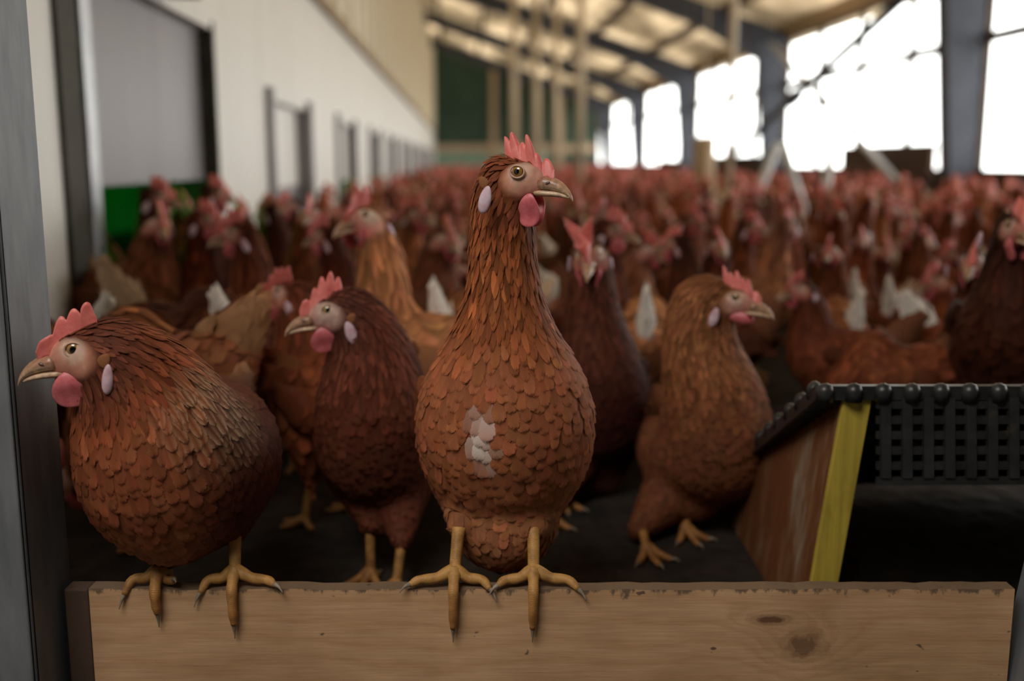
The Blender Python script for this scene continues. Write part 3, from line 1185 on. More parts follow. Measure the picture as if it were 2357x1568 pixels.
h = barn_empty('hatch', WL, 3.3, FLOOR)
MB().box(-.09, -.05, -.66, .675, .49, 1.05).build('hatch_panel', M['grey_hatch'], h, bevel=.004)
MB().box(-.14, .02, -.73, -.66, .0, 1.08).build('guide_rail', M['galv'], h, bevel=.004)
MB().box(-.14, .006, .675, .70, .0, 1.06).build('guide_rail', M['dark_gap'], h, bevel=.004)
MB().box(-.015, .012, -.86, -.74, .0, 1.9).build('gap_strip', M['dark_gap'], h)  # dark strip laid on the wall in place of a shaded gap
tag(h, 'large grey sliding hatch pulled half up in the white wall', 'hatch')
tag(h.children[1], 'bright galvanised guide rail'); tag(h.children[2], 'dark guide rail')
h = barn_empty('pulley', WL + .012, 3.3, .95)
MB().box(.0, .10, -.09, .09, -.03, .05).build('block', M['dark_gap'], h, bevel=.01)
MB().tube([(.05, 0, .05), (.05, 0, .52)], .008, 8).build('rod', M['dark_steel'], h)
tag(h, 'small black pulley block hanging on a rod above the big grey hatch', 'pulley')
for i, (a, b) in enumerate(HATCHES[1:]):
    h = barn_empty('pop_hole', WL, (a + b) / 2, FLOOR)
    hw = (b - a) / 2
    MB().box(-.10, -.06, -hw, hw, .40 if i else .42, .85).build('hatch_panel', M['white_panel'], h)
    if i == 0:
        MB().box(-.10, -.06, -hw, hw, .02, .42).build('lower_panel', M['grey_hatch'], h)
    for s in (-1, 1):
        MB().box(-.14, .03, s * hw - .04, s * hw + .04, .0, .90).build('guide_rail', M['grey_hatch'], h, bevel=.004)
    which = ['nearest pop hole in the white wall, its lower half closed with a grey sheet', 'second pop hole along the white wall, green light at its foot'][i] if i < 2 else 'narrow pop hole seen edge-on far along the white wall'
    tag(h, which, 'pop hole', 'pop holes in the white wall')
for v0, v1, nm in ((2.2, 3.6, 'green lamp glowing behind the foot of the big grey hatch'), (7.9, 9.0, 'green lamp glowing inside the second pop hole'), (10.7, 11.8, 'green lamp glowing inside the third pop hole')):
    h = barn_empty('green_lamp', WL - .75 if v0 < 3 else WL - .5, (v0 + v1) / 2 + (.5 if v0 < 3 else 0), FLOOR)
    hw = (v1 - v0) / 2
    MB().box(-.02, .02, -hw, hw, .12, .48).build('diffuser', M['green_lamp'], h)
    MB().box(-.03, .03, -hw, hw, .48, .53).build('housing', M['dark_steel'], h)
    MB().box(-.03, .03, -hw, hw, .0, .12).build('foot', M['dark_steel'], h)
    tag(h, nm, 'lamp')

# end wall
structure(MB().box(WL - .15, WR + .2, VEND, VEND + .15, FLOOR - .1, 5).build('wall_back', M['green_wall'], rot=True))
structure(MB().box(WL, 3.2, VEND - .04, VEND, FLOOR, .72).build('wall_back_curtain', M['green_curtain'], rot=True))
structure(MB().box(WL, WR, VEND - .08, VEND - .02, .72, 1.0).build('trim_2', M['pale_wood'], rot=True))
for i, u in enumerate((1.1, 1.9, 2.7, 3.5)):
    structure(MB().box(u, u + .22, VEND - .12, VEND - .05, FLOOR, 3.6).build('wall_back_post', M['pale_wood'], rot=True))

# window wall on the right
SILL = .30
structure(MB().box(WR, WR + .14, .5, VEND, FLOOR - .5, SILL).build('wall_right', M['dark_wood'], rot=True))
structure(MB().box(WR, WR + .14, .5, VEND, 2.22, roof_z(WR) + .05).build('wall_right_header', M['tan_trim'], rot=True))
edges = [.6] + COLS + [VEND]
for i in range(len(edges) - 1):
    a, b = edges[i] + .1, edges[i + 1] - .1
    w = structure(empty('window_%d' % (i + 1), barn(WR + .05, (a + b) / 2, SILL), BARN))
    hb, H = (b - a) / 2, 2.22 - SILL
    fr = MB()
    for y in (-hb, hb):
        fr.box(-.03, .03, y - .03, y + .03, 0, H)
    fr.box(-.03, .03, -hb, hb, -.0, .05).box(-.03, .03, -hb, hb, H - .05, H)
    structure(fr.build('frame', M['dark_wood'], w))
    mu = MB()
    for k in range(1, 4):
        y = -hb + 2 * hb * k / 4
        mu.box(-.02, .02, y - .055, y + .055, 0, H)
    mu.box(-.02, .02, -hb, hb, H * .62, H * .62 + .10)
    structure(mu.build('muntin', M['dark_wood'], w))
    structure(MB().box(-.003, .003, -hb, hb, .03, H - .03).build('pane', M['glass'], w))
# boards across the foot of some windows
for i, (v0, v1, z1, mt) in enumerate(((10.4, 12.9, .60, 'dark_wood'), (16.2, 19.6, .52, 'dark_wood'), (22.0, 25.0, .45, 'dark_wood'))):
    o = MB().box(-.03, .02, -(v1 - v0) / 2, (v1 - v0) / 2, -.3, z1 - SILL).build('window_board', M[mt])
    o.location = barn(WR - .05, (v0 + v1) / 2, SILL)
    o.rotation_euler = (0, 0, BARN)
    tag(o, ['dark board fixed across the foot of the window right of the second column', 'dark board across the foot of the window left of the second column', 'dark board across the foot of the window left of the third column'][i], 'board', 'boards below the windows')
# wind braces
for i, (v0, z0, v1, z1, mt, r, lab) in enumerate(((15.4, 2.1, 10.3, .05, 'pale_steel', .040, 'pale steel brace slanting down to the foot of the first column'),
                                                  (10.2, 2.15, 18.8, .15, 'dark_steel', .065, 'dark steel brace crossing the pale one in front of the windows'))):
    o = empty('brace', barn(WR - .28 - .07 * i, 0, 0), BARN)
    MB().tube([(0, v0, z0), (0, v1, z1)], r, 10).build('rod', M[mt], o, smooth=True)
    m = (v0 * .55 + v1 * .45, z0 * .55 + z1 * .45)
    MB().tube([(0, m[0] - .12, m[1] - .12 * (z1 - z0) / (v1 - v0)), (0, m[0] + .12, m[1] + .12 * (z1 - z0) / (v1 - v0))], r * 1.6, 10).build('turnbuckle', M['dark_steel'], o, smooth=True)
    tag(o, lab, 'brace')
# hanging pipes, feeder and perch legs in the flock
for i, (px, v, z0, r, lab) in enumerate(((1676, 8.2, .10, .030, 'cream drop pipe coming down in front of the second column'), (1333, 13.0, .10, .050, 'cream drop pipe hanging above the crowd behind the tall hen'),
                                         (1182, 17.0, .10, .055, 'cream pipe before the green end wall, left of its two neighbours'), (1232, 18.5, .10, .055, 'cream pipe before the green end wall, middle one of three'), (1278, 20.0, .10, .055, 'cream pipe before the green end wall, right of its two neighbours'))):
    u = (px - 1060) / F_PX * v
    o = empty('drop_pipe', barn(u, v, z0), BARN)
    MB().tube([(0, 0, 0), (0, 0, roof_z(u) - z0 - .05)], r, 12).build('tube', M['cream_pipe'], o, smooth=True)
    MB().tube([(0, 0, -.04), (0, 0, .10)], r * 1.5, 12).build('collar', M['tan_trim'] if i == 1 else M['cream_pipe'], o, smooth=True)
    tag(o, lab, 'pipe', 'drop pipes over the flock')
u = (1618 - 1060) / F_PX * 10.5
o = empty('feeder', barn(u, 10.5, FLOOR), BARN)
MB().tube([(0, 0, .30), (0, 0, .32), (0, 0, .78), (0, 0, .80)], [.10, .11, .11, .08], 20).build('hopper', M['tan_trim'], o, smooth=True)
MB().tube([(0, 0, .20), (0, 0, .22), (0, 0, .30)], [.20, .22, .21], 20).build('pan', M['pale_wood'], o, smooth=True)
MB().tube([(0, 0, .8), (0, 0, roof_z(u) - FLOOR - .04)], .008, 6).build('cord', M['cream_pipe'], o)
MB().tube([(0, 0, 0), (0, 0, .21)], .05, 10).build('foot', M['dark_steel'], o)
tag(o, 'tan tube feeder hanging over the flock left of the second column', 'feeder')
for i, (px0, px1, py0, py1, v, lab) in enumerate(((1912, 1905, 335, 470, 6.2, 'upright pale steel post standing in the flock'), (1790, 1735, 330, 470, 6.4, 'slanting pale steel post left of the upright one'), (1800, 1850, 330, 470, 6.6, 'pale steel post slanting the other way beside the second column'))):
    def bp(px, py):
        return barn((px - 1060) / F_PX * v, v, CAM_Z + (370 - py) / F_PX * v)
    a, b = bp(px0, py0), bp(px1, py1)
    b = b + (a - b) * ((FLOOR - b.z) / (a.z - b.z))
    o = empty('perch_post', b)
    MB().tube([(0, 0, 0), a - b], .028, 10).build('tube', M['pale_steel'], o, smooth=True)
    MB().tube([(0, 0, 0), (a - b) * .03], .05, 10).build('foot', M['dark_steel'], o, smooth=True)
    tag(o, lab, 'post', 'posts of the perch stand')

# ------------------------------------------------------------------ the doorway the camera looks through
structure(MB().box(-6, -.56, 1.03, 1.13, -.4, 5).box(.66, 7, 1.03, 1.13, -.4, 5).build('wall_front', M['plaster']))
structure(MB().box(-.8, .8, 1.03, 1.13, 1.02, 5).build('lintel_unseen', M['plaster']))  # unseen lintel set low to cut the front light off deeper hens
structure(MB().box(-1.6, -1.5, -2.2, 1.03, -.4, 2.4).build('wall_unseen_left', M['plaster']))  # unseen shell added round the camera to hold back skylight
structure(MB().box(1.5, 1.6, -2.2, 1.03, -.4, 2.4).build('wall_unseen_right', M['plaster']))
structure(MB().box(-1.6, 1.6, -2.3, -2.2, -.4, 2.4).build('wall_unseen_back', M['plaster']))
structure(MB().box(-1.6, 1.6, -2.3, 1.13, 2.4, 2.5).build('ceiling_unseen', M['plaster']))
structure(MB().box(-1.6, 1.6, -2.3, 1.03, -.45, -.34).build('floor_unseen', M['plaster']))

jb = MB()
yj0, yj1, xj = .945, 1.035, -.4625
jb.box(xj - .13, xj, yj0, yj0 + .006, -.34, 1.25)          # face towards the camera
jb.box(xj - .006, xj, yj0, yj1, -.34, 1.25)                # side towards the opening
jb.box(xj - .13, xj - .124, yj0, 1.03, -.34, 1.25)
jb.box(xj - .034, xj - .002, yj0 - .004, yj0, -.34, 1.25)
structure(jb.build('door_jamb_left', M['jamb'], bevel=.002))
jr = MB()
jx = lambda z: .518 + (z + .1) * .14
for za, zb in ((-.34, 1.25),):
    xa_, xb_ = jx(za), jx(zb)
    jr.hexa([(xa_, .945, za), (.62, .945, za), (.62, .951, za), (xa_, .951, za), (xb_, .945, zb), (.70, .945, zb), (.70, .951, zb), (xb_, .951, zb)])
    jr.hexa([(xa_, .945, za), (xa_ + .006, .945, za), (xa_ + .006, 1.035, za), (xa_, 1.035, za), (xb_, .945, zb), (xb_ + .006, .945, zb), (xb_ + .006, 1.035, zb), (xb_, 1.035, zb)])
structure(jr.build('door_jamb_right', M['jamb'], bevel=.002))


def board_mat():
    m, nt, b = new_mat('spruce board')
    tc = N(nt, 'ShaderNodeTexCoord')
    ob = tc.outputs['Object']
    sep = N(nt, 'ShaderNodeSeparateXYZ')
    nt.links.new(ob, sep.inputs[0])

    def math_(op, a, b2=None):
        n = N(nt, 'ShaderNodeMath', operation=op)
        for i, v in enumerate((a, b2)):
            if v is None: continue
            if isinstance(v, (int, float)): n.inputs[i].default_value = v
            else: nt.links.new(v, n.inputs[i])
        return n.outputs[0]
    warp = noise(nt, mapping(nt, ob, (6, 1, 14)), 1.0, 3)
    # distance to the knot, which bends the grain around itself
    knots = [(.301, -.062, .025, .0175), (.266, -.034, .021, .0060)]
    grain = math_('ADD', math_('MULTIPLY', sep.outputs['Z'], 42.0), math_('MULTIPLY', warp.outputs['Fac'], 2.6))
    kmask = None
    rough_ = noise(nt, ob, 75, 4, .65)
    for kx, kz, rx, rz in knots:
        dx = math_('DIVIDE', math_('SUBTRACT', sep.outputs['X'], kx), rx)
        dz = math_('DIVIDE', math_('SUBTRACT', sep.outputs['Z'], kz), rz)
        d = math_('SQRT', math_('ADD', math_('MULTIPLY', dx, dx), math_('MULTIPLY', dz, dz)))
        d = math_('ADD', d, math_('MULTIPLY', math_('SUBTRACT', warp.outputs['Fac'], .5), .5))
        d = math_('ADD', d, math_('MULTIPLY', math_('SUBTRACT', rough_.outputs['Fac'], .5), 1.1))
        pull = math_('MULTIPLY', math_('POWER', 2.718, math_('MULTIPLY', math_('MULTIPLY', d, d), -.35)), 3.0)
        grain = math_('ADD', grain, pull)
        k = math_('POWER', 2.718, math_('MULTIPLY', math_('POWER', d, 8.0), -.6))
        rings = math_('ADD', .52, math_('MULTIPLY', math_('SINE', math_('MULTIPLY', d, 13.0)), .20))
        k = math_('MULTIPLY', k, math_('MAXIMUM', rings, math_('LESS_THAN', d, .55)))
        kmask = k if kmask is None else math_('MAXIMUM', math_('MULTIPLY', kmask, .82), k)
    w = math_('FRACT', grain)
    wr = ramp(nt, [(0, (.56, .335, .175)), (.55, (.60, .37, .20)), (.9, (.53, .31, .155)), (1, (.56, .335, .175))])
    nt.links.new(w, wr.inputs['Fac'])
    fib = noise(nt, mapping(nt, ob, (8, 8, 160)), 2.0, 5, .6)
    fr = ramp(nt, [(.3, (.80, .78, .76)), (.7, (1.08, 1.08, 1.08))])
    nt.links.new(fib.outputs['Fac'], fr.inputs['Fac'])
    c = mixc(nt, wr.outputs['Color'], fr.outputs['Color'], .8, 'MULTIPLY')
    blot = noise(nt, ob, 7, 4)
    br = ramp(nt, [(.35, (.78, .74, .70)), (.65, (1.1, 1.1, 1.1))])
    nt.links.new(blot.outputs['Fac'], br.inputs['Fac'])
    c = mixc(nt, c, br.outputs['Color'], .8, 'MULTIPLY')
    c = mixc(nt, c, (.13, .055, .024), math_('MULTIPLY', kmask, .95))
    # droppings and dirt along the worn upper edge
    up = math_('ADD', math_('MULTIPLY', sep.outputs['Z'], 55.0), 1.0)
    n3 = noise(nt, mapping(nt, ob, (30, 10, 18)), 1.6, 6, .65)
    dirt = math_('ADD', up, math_('MULTIPLY', math_('SUBTRACT', n3.outputs['Fac'], .5), 2.6))
    nz = N(nt, 'ShaderNodeSeparateXYZ')
    nt.links.new(tc.outputs['Normal'], nz.inputs[0])
    dirt = math_('ADD', dirt, math_('MULTIPLY', math_('GREATER_THAN', nz.outputs['Z'], .5), .55))
    dr = ramp(nt, [(.80, (0, 0, 0)), (1.0, (1, 1, 1))])
    nt.links.new(dirt, dr.inputs['Fac'])
    c = mixc(nt, c, (.050, .038, .030), math_('MULTIPLY', dr.outputs['Color'], .75))
    n4 = noise(nt, mapping(nt, ob, (1, 1, 1.6)), 42, 2, .5)
    sp = ramp(nt, [(.70, (0, 0, 0)), (.73, (1, 1, 1))])
    nt.links.new(n4.outputs['Fac'], sp.inputs['Fac'])
    c = mixc(nt, c, (.05, .032, .022), math_('MULTIPLY', sp.outputs['Color'], .8))
    nt.links.new(c, b.inputs['Base Color'])
    b.inputs['Roughness'].default_value = .68
    bump(nt, fib.outputs['Fac'], b, .25, .001)
    return m


M['board'] = board_mat()
bd = empty('threshold_board', (0, BOARD_Y0, 0))
bb = MB()
nx = 60
rng0 = random.Random(4)
prev = None
for i in range(nx):
    x0, x1 = -.432 + .945 * i / nx, -.432 + .945 * (i + 1) / nx
    z0_ = -.0012 * rng0.random() if prev is None else prev
    z1_ = -.0022 * rng0.random()
    prev = z1_
    bb.hexa([(x0, 0, -.34), (x1, 0, -.34), (x1, .019, -.34), (x0, .019, -.34), (x0, 0, z0_), (x1, 0, z1_), (x1, .019, z1_), (x0, .019, z0_)])
bb.build('plank', M['board'], bd)
MB().box(-.4565, -.432, -.002, .020, -.34, .0).build('end_batten', M['dark_wood'], bd, bevel=.002)
tag(bd, 'pale pine board with a big knot across the doorway, two hens on it', 'board')
tag(bd.children[1], 'dark brown end batten')

# ------------------------------------------------------------------ slatted ramp on the right
def plank_mat(name, c1, c2, c3, sc, thr):
    m, nt, b = new_mat(name)
    tc = N(nt, 'ShaderNodeTexCoord')
    ob = tc.outputs['Object']
    n = noise(nt, mapping(nt, ob, (2.2, 3.4, 1.0)), sc, 6, .68)
    r = ramp(nt, [(thr - .08, c1), (thr, c2), (thr + .14, c3)])
    nt.links.new(n.outputs['Fac'], r.inputs['Fac'])
    f = noise(nt, mapping(nt, ob, (70, 70, 4)), 2, 4)
    fr = ramp(nt, [(.3, (.75, .75, .75)), (.7, (1.15, 1.15, 1.15))])
    nt.links.new(f.outputs['Fac'], fr.inputs['Fac'])
    c = mixc(nt, r.outputs['Color'], fr.outputs['Color'], 1, 'MULTIPLY')
    nt.links.new(c, b.inputs['Base Color'])
    b.inputs['Roughness'].default_value = .6
    bump(nt, f.outputs['Fac'], b, .3, .001)
    return m


M['ply'] = plank_mat('peeling painted ply', (.17, .055, .016), (.22, .105, .045), (.34, .29, .22), 4, .57)
M['yellow'] = plank_mat('yellow paint', (.20, .12, .02), (.36, .25, .025), (.46, .34, .045), 9, .36)
RY0, RY1 = 1.16, 1.70
p_lt, p_rt = at(1938, 917, RY0), at(2000, 917, RY0)
p_lb, p_rb = at(1862, 1345, RY0), at(1916, 1345, RY0)
lean = (p_lb.x - p_lt.x) / (p_lb.z - p_lt.z)
TOPZ = p_lt.z
xb = p_lt.x + lean * (FLOOR - TOPZ)
wd = p_rt.x - p_lt.x
rm = empty('ramp', (xb, RY0, FLOOR))
H = TOPZ - FLOOR
dx = p_lt.x - xb


def side_board(x0):
    m = MB()
    D = RY1 - RY0
    m.hexa([(x0, .0, 0), (x0 + wd, .0, 0), (x0 + wd, D, 0), (x0, D, 0), (x0 + dx, .0, H), (x0 + dx + wd, .0, H), (x0 + wd, D, .02), (x0, D, .02)])
    return m


def edge_strip(x0):
    return MB().hexa([(x0 - .001, -.008, 0), (x0 + wd + .001, -.008, 0), (x0 + wd + .001, 0, 0), (x0 - .001, 0, 0),
                      (x0 + dx - .001, -.008, H), (x0 + dx + wd + .001, -.008, H), (x0 + dx + wd + .001, 0, H), (x0 + dx - .001, 0, H)])


for x0 in (0.0, .80):
    s = side_board(x0).build('side_board', M['ply'], rm, bevel=.002)
    e = edge_strip(x0).build('painted_edge', M['yellow'], s, bevel=.0015)
    e['label'] = 'yellow painted front edge'
D = RY1 - RY0
sl = math.hypot(D, H)
sy, sz = D / sl, -(H - .02) / sl
g = MB()
x_l, x_r = dx - .030, dx + .90
pitch = .024


def slope_pt(x, s, off):
    return (x, s * sy - .012 - off * sz * 1.0, H + .004 + s * sz + off * sy)


n_a = int((x_r - x_l) / pitch)
for i in range(n_a + 1):
    x = x_l + i * pitch
    g.bar(slope_pt(x, 0, .006), slope_pt(x, sl, .006), .006, .016)
for j in range(int(sl / .022) + 1):
    s = j * .022
    g.bar(slope_pt(x_l, s, .006), slope_pt(x_r, s, .006), .011, .016)
g.build('slatted_deck', M['black_plastic'], rm)
sk = MB()
for i in range(n_a + 1):
    x = x_l + .05 + i * pitch
    if x < dx + wd + .01: continue
    sk.bar((x, -.014, H + .004), (x, -.030, H - .085), .011, .007, (0, 1, 0))
for j in range(6):
    sk.bar((dx + wd + .004, -.014 - .0028 * j, H - .004 - j * .017), (x_r, -.014 - .0028 * j, H - .004 - j * .0165), .006, .0085)
sk.build('front_grid', M['black_plastic'], rm)
rk = random.Random(8)
for i in range(25):
    x = x_l + .006 + i * .0325
    k = MB().tube([(x, -.013, H + .0), (x, -.014, H + .013), (x, -.013, H + .0175), (x, -.012, H + .020)], [.0100, .0105, .0080, .003], 10)
    k.build('knob', M['black_plastic'], rm, smooth=True)
for i in range(10):
    q = slope_pt(x_l + .004, .03 + i * .055, .012)
    MB().tube([(q[0], q[1], q[2] - .006), (q[0], q[1], q[2] + .006), (q[0], q[1] + .002, q[2] + .011), (q[0], q[1] + .003, q[2] + .014)], [.009, .0095, .007, .002], 10).build('knob', M['black_plastic'], rm, smooth=True)
tag(rm, 'black plastic slatted ramp on peeling plywood sides with a yellow front edge', 'ramp')


# ------------------------------------------------------------------ the hens in front, each with its own stance


def perch_toes(x, lx, rx, mid=.043, ldrop=.004, rdrop=.004, lean=0.0):
    """toes of a foot on the board's edge: the middle one hangs down its face"""
    y = 1.013
    m = [(x + lean * .2, 1.004, .0095), (x + lean * .5, .9965, -.002), (x + lean * .8, .9965, -mid * .6), (x + lean, .9975, -mid)]

    def sidet(tx, drop):
        return [(x + (tx - x) * .4, 1.012, .0085), (x + (tx - x) * .78, 1.009, .0075), (tx, 1.003, .006 - drop)]
    return [m, sidet(lx, ldrop), sidet(rx, rdrop), [(x + .002, 1.030, .008), (x + .003, 1.041, .001)]]


def px_x(px, py, Y):
    return at(px, py, Y).x


def hackle_band(c, rad):
    c = np.array(c)
    return lambda P: np.clip(1.3 - np.linalg.norm((P - c) / rad, axis=1), 0, 1)


def hen_main():
    S = lambda x, y, Y, r, w, g: (at(x, y, Y), r, w, g)
    st = [S(1160, 1000, 1.25, .035, 1, 'torso'), S(1160, 1040, 1.20, .060, 1, 'torso'), S(1160, 1055, 1.14, .084, 1, 'torso'),
          S(1163, 1015, 1.085, .088, 1.09, 'breast'), S(1163, 935, 1.068, .085, 1.11, 'breast'), S(1163, 860, 1.06, .067, 1.02, 'breast'),
          S(1161, 785, 1.055, .0535, 1, 'lower_neck'), S(1160, 705, 1.05, .0415, 1, 'neck'), S(1158, 620, 1.047, .0355, 1, 'neck'),
          S(1157, 530, 1.047, .0335, 1, 'neck'), S(1158, 455, 1.045, .0310, 1, 'neck'), S(1168, 415, 1.04, .026, 1, 'head')]
    xa, xb = px_x(1046, 1320, 1.013), px_x(1228, 1320, 1.013)
    foot = Vector(((xa + xb) / 2, 1.015, 0))
    la, lb = at(1056, 1215, 1.035), at(1228, 1215, 1.035)
    legs = [(la, (xa, 1.0135, .013), perch_toes(xa, px_x(945, 1350, 1.01), px_x(1128, 1350, 1.01), .040, .001, .006, -.001), .0066),
            (lb, (xb, 1.0135, .013), perch_toes(xb, px_x(1146, 1350, 1.01), px_x(1330, 1350, 1.01), .040, .002, .006, -.001), .0066)]
    th = [(at(1100, 1110, 1.10), at(1060, 1205, 1.045), .050, .020), (at(1215, 1110, 1.10), at(1228, 1205, 1.045), .050, .020),
          (at(1160, 1110, 1.11), at(1160, 1192, 1.082), .080, .064)]
    wings = [[(at(975, 900, 1.15), .030, 'wing'), (at(980, 960, 1.21), .034, 'wing'), (at(1000, 1040, 1.33), .014, 'wingtip')],
             [(at(1336, 900, 1.15), .030, 'wing'), (at(1332, 960, 1.21), .034, 'wing'), (at(1310, 1040, 1.33), .014, 'wingtip')]]
    pal = palette(torso=(.26, .075, .026), breast=(.335, .108, .046), neck=(.27, .078, .026), head=(.20, .055, .022), belly=(.34, .130, .058), xsplit=-.12)
    h = world_hen(foot, (0, -1), st, at(1190, 404, 1.022), (.90, -.43, -.02), 1.0, pal, legs, th,
                  (at(1160, 990, 1.25), at(1160, 930, 1.34), .034, .014, .6, (.40, .20, .10)), wings, seed=11,
 comb=dict(n_teeth=6, h=.0240, back=.25, deep=.30), wat=dict(cx=.0165, cz=-.0325, rx=.0115, rz=.0165), zr=(.05, .20),
                  patch_world=(at(1102, 1000, .975), (.030, .0155, .032), (.86, .78, .70)))
    return h


def hen_left():
    S = lambda x, y, Y, r, w, g: (at(x, y, Y), r, w, g)
    st = [S(535, 960, 1.28, .040, 1, 'torso'), S(505, 1005, 1.20, .066, 1, 'torso'), S(455, 1045, 1.10, .092, 1, 'torso'),
          S(400, 1075, 1.035, .096, 1, 'breast'), S(370, 1010, 1.01, .084, 1, 'breast'), S(345, 945, 1.0, .070, 1, 'lower_neck'),
          S(320, 890, .99, .056, 1, 'neck'), S(290, 848, .978, .045, 1, 'neck'), S(252, 816, .967, .033, 1, 'neck'), S(225, 806, .962, .025, 1, 'head')]
    xa, xb = px_x(366, 1345, 1.013), px_x(541, 1335, 1.013)
    foot = Vector(((xa + xb) / 2, 1.018, 0))
    legs = [(at(375, 1275, 1.03), (xa, 1.0135, .013), perch_toes(xa, px_x(292, 1360, 1.01), px_x(420, 1340, 1.03), .024, .012, -.004, .002), .0066),
            (at(541, 1225, 1.035), (xb, 1.0135, .013), perch_toes(xb, px_x(465, 1350, 1.01), px_x(636, 1350, 1.01), .036, .010, .001, .001), .0066)]
    th = [(at(420, 1160, 1.05), at(378, 1275, 1.035), .060, .022), (at(520, 1120, 1.08), at(540, 1210, 1.045), .060, .022), (at(430, 1150, 1.03), at(400, 1210, 1.02), .062, .045)]
    wings = [[(at(520, 960, 1.08), .040, 'wing'), (at(538, 1000, 1.14), .044, 'wing'), (at(555, 990, 1.28), .016, 'wingtip')]]
    pal = palette(torso=(.095, .028, .015), breast=(.25, .075, .032), neck=(.22, .058, .022), head=(.13, .038, .020), belly=(.30, .105, .050), wing=.75,  # torso brown deepened: shade over the back half put into the colour
                  hackle_edge=(.78, .56, .34), skin=(.52, .27, .18), xsplit=.0)
    foot_m = Vector(foot)
    rz = math.atan2(-.72, -.69)
    Mi = (Matrix.Translation(foot_m) @ Matrix.Rotation(rz, 4, 'Z')).inverted()
    pal['hackle_where'] = hackle_band(tuple(Mi @ at(478, 935, .99)), np.array([.060, .060, .048]))
    return world_hen(foot, (-.69, -.72), st, at(205, 806, .955), (-.985, -.16, -.09), 1.14, pal, legs, th,
                     (at(540, 930, 1.27), at(560, 850, 1.35), .034, .014, .55, (.30, .14, .07)), wings, seed=23,
                     comb=dict(n_teeth=4, h=.0235, back=.05, lean=.15), wat=dict(cx=.0155, cz=-.0290, rx=.0170, rz=.0155), zr=(.03, .16),
                     lobe=dict(cx=-.0165, cz=-.0215, rx=.0045, rz=.0125, tilt=-.2))


def floor_legs(tops, feet, fwd, r=.0066):
    out = []
    for t, f in zip(tops, feet):
        a = Vector((f[0], f[1], FLOOR + .014))
        out.append((t, a, flat_toes(a, fwd, .046, 42, FLOOR + .005), r))
    return out


def hen_second():
    S = lambda x, y, Y, r, w, g: (at(x, y, Y), r, w, g)
    st = [S(905, 950, 1.56, .038, 1, 'torso'), S(895, 1000, 1.50, .062, 1, 'torso'), S(880, 1035, 1.43, .080, 1, 'torso'),
          S(868, 1020, 1.36, .084, 1, 'breast'), S(860, 940, 1.335, .077, 1, 'breast'), S(858, 880, 1.325, .066, 1, 'lower_neck'),
          S(855, 820, 1.32, .053, 1, 'neck'), S(842, 765, 1.315, .042, 1, 'neck'), S(815, 722, 1.31, .033, 1, 'neck'), S(795, 712, 1.305, .027, 1, 'head')]
    foot = Vector((at(880, 1340, 1.33).x, 1.36, FLOOR))
    legs = floor_legs([at(852, 1210, 1.33), at(925, 1245, 1.30)], [(at(853, 1330, 1.33).x, 1.33), (at(912, 1345, 1.29).x, 1.29)], (-.25, -.97, 0))
    th = [(at(850, 1110, 1.37), at(852, 1205, 1.335), .058, .022), (at(915, 1110, 1.37), at(925, 1245, 1.305), .058, .020), (at(880, 1120, 1.38), at(880, 1170, 1.36), .06, .04)]
    wings = [[(at(955, 940, 1.38), .036, 'wing'), (at(965, 1000, 1.45), .040, 'wing'), (at(940, 1010, 1.62), .016, 'wingtip')],
             [(at(770, 950, 1.39), .030, 'wing'), (at(775, 1000, 1.45), .036, 'wing'), (at(830, 1000, 1.62), .016, 'wingtip')]]
    pal = palette(torso=(.085, .023, .014), breast=(.115, .032, .017), neck=(.135, .036, .018), head=(.085, .026, .016), belly=(.13, .038, .020), skin=(.50, .34, .28), xsplit=-.1)
    return world_hen(foot, (-.22, -.97), st, at(772, 716, 1.30), (-.975, -.20, -.09), 1.12, pal, legs, th,
                     (at(905, 940, 1.56), at(905, 860, 1.66), .036, .014, .55, (.45, .25, .14)), wings, seed=31,
                     comb=dict(n_teeth=5, h=.027, back=.10), wat=dict(cx=.0165, cz=-.0300, rx=.0150, rz=.0150), zr=(.05, .22), iris=(.34, .27, .10))


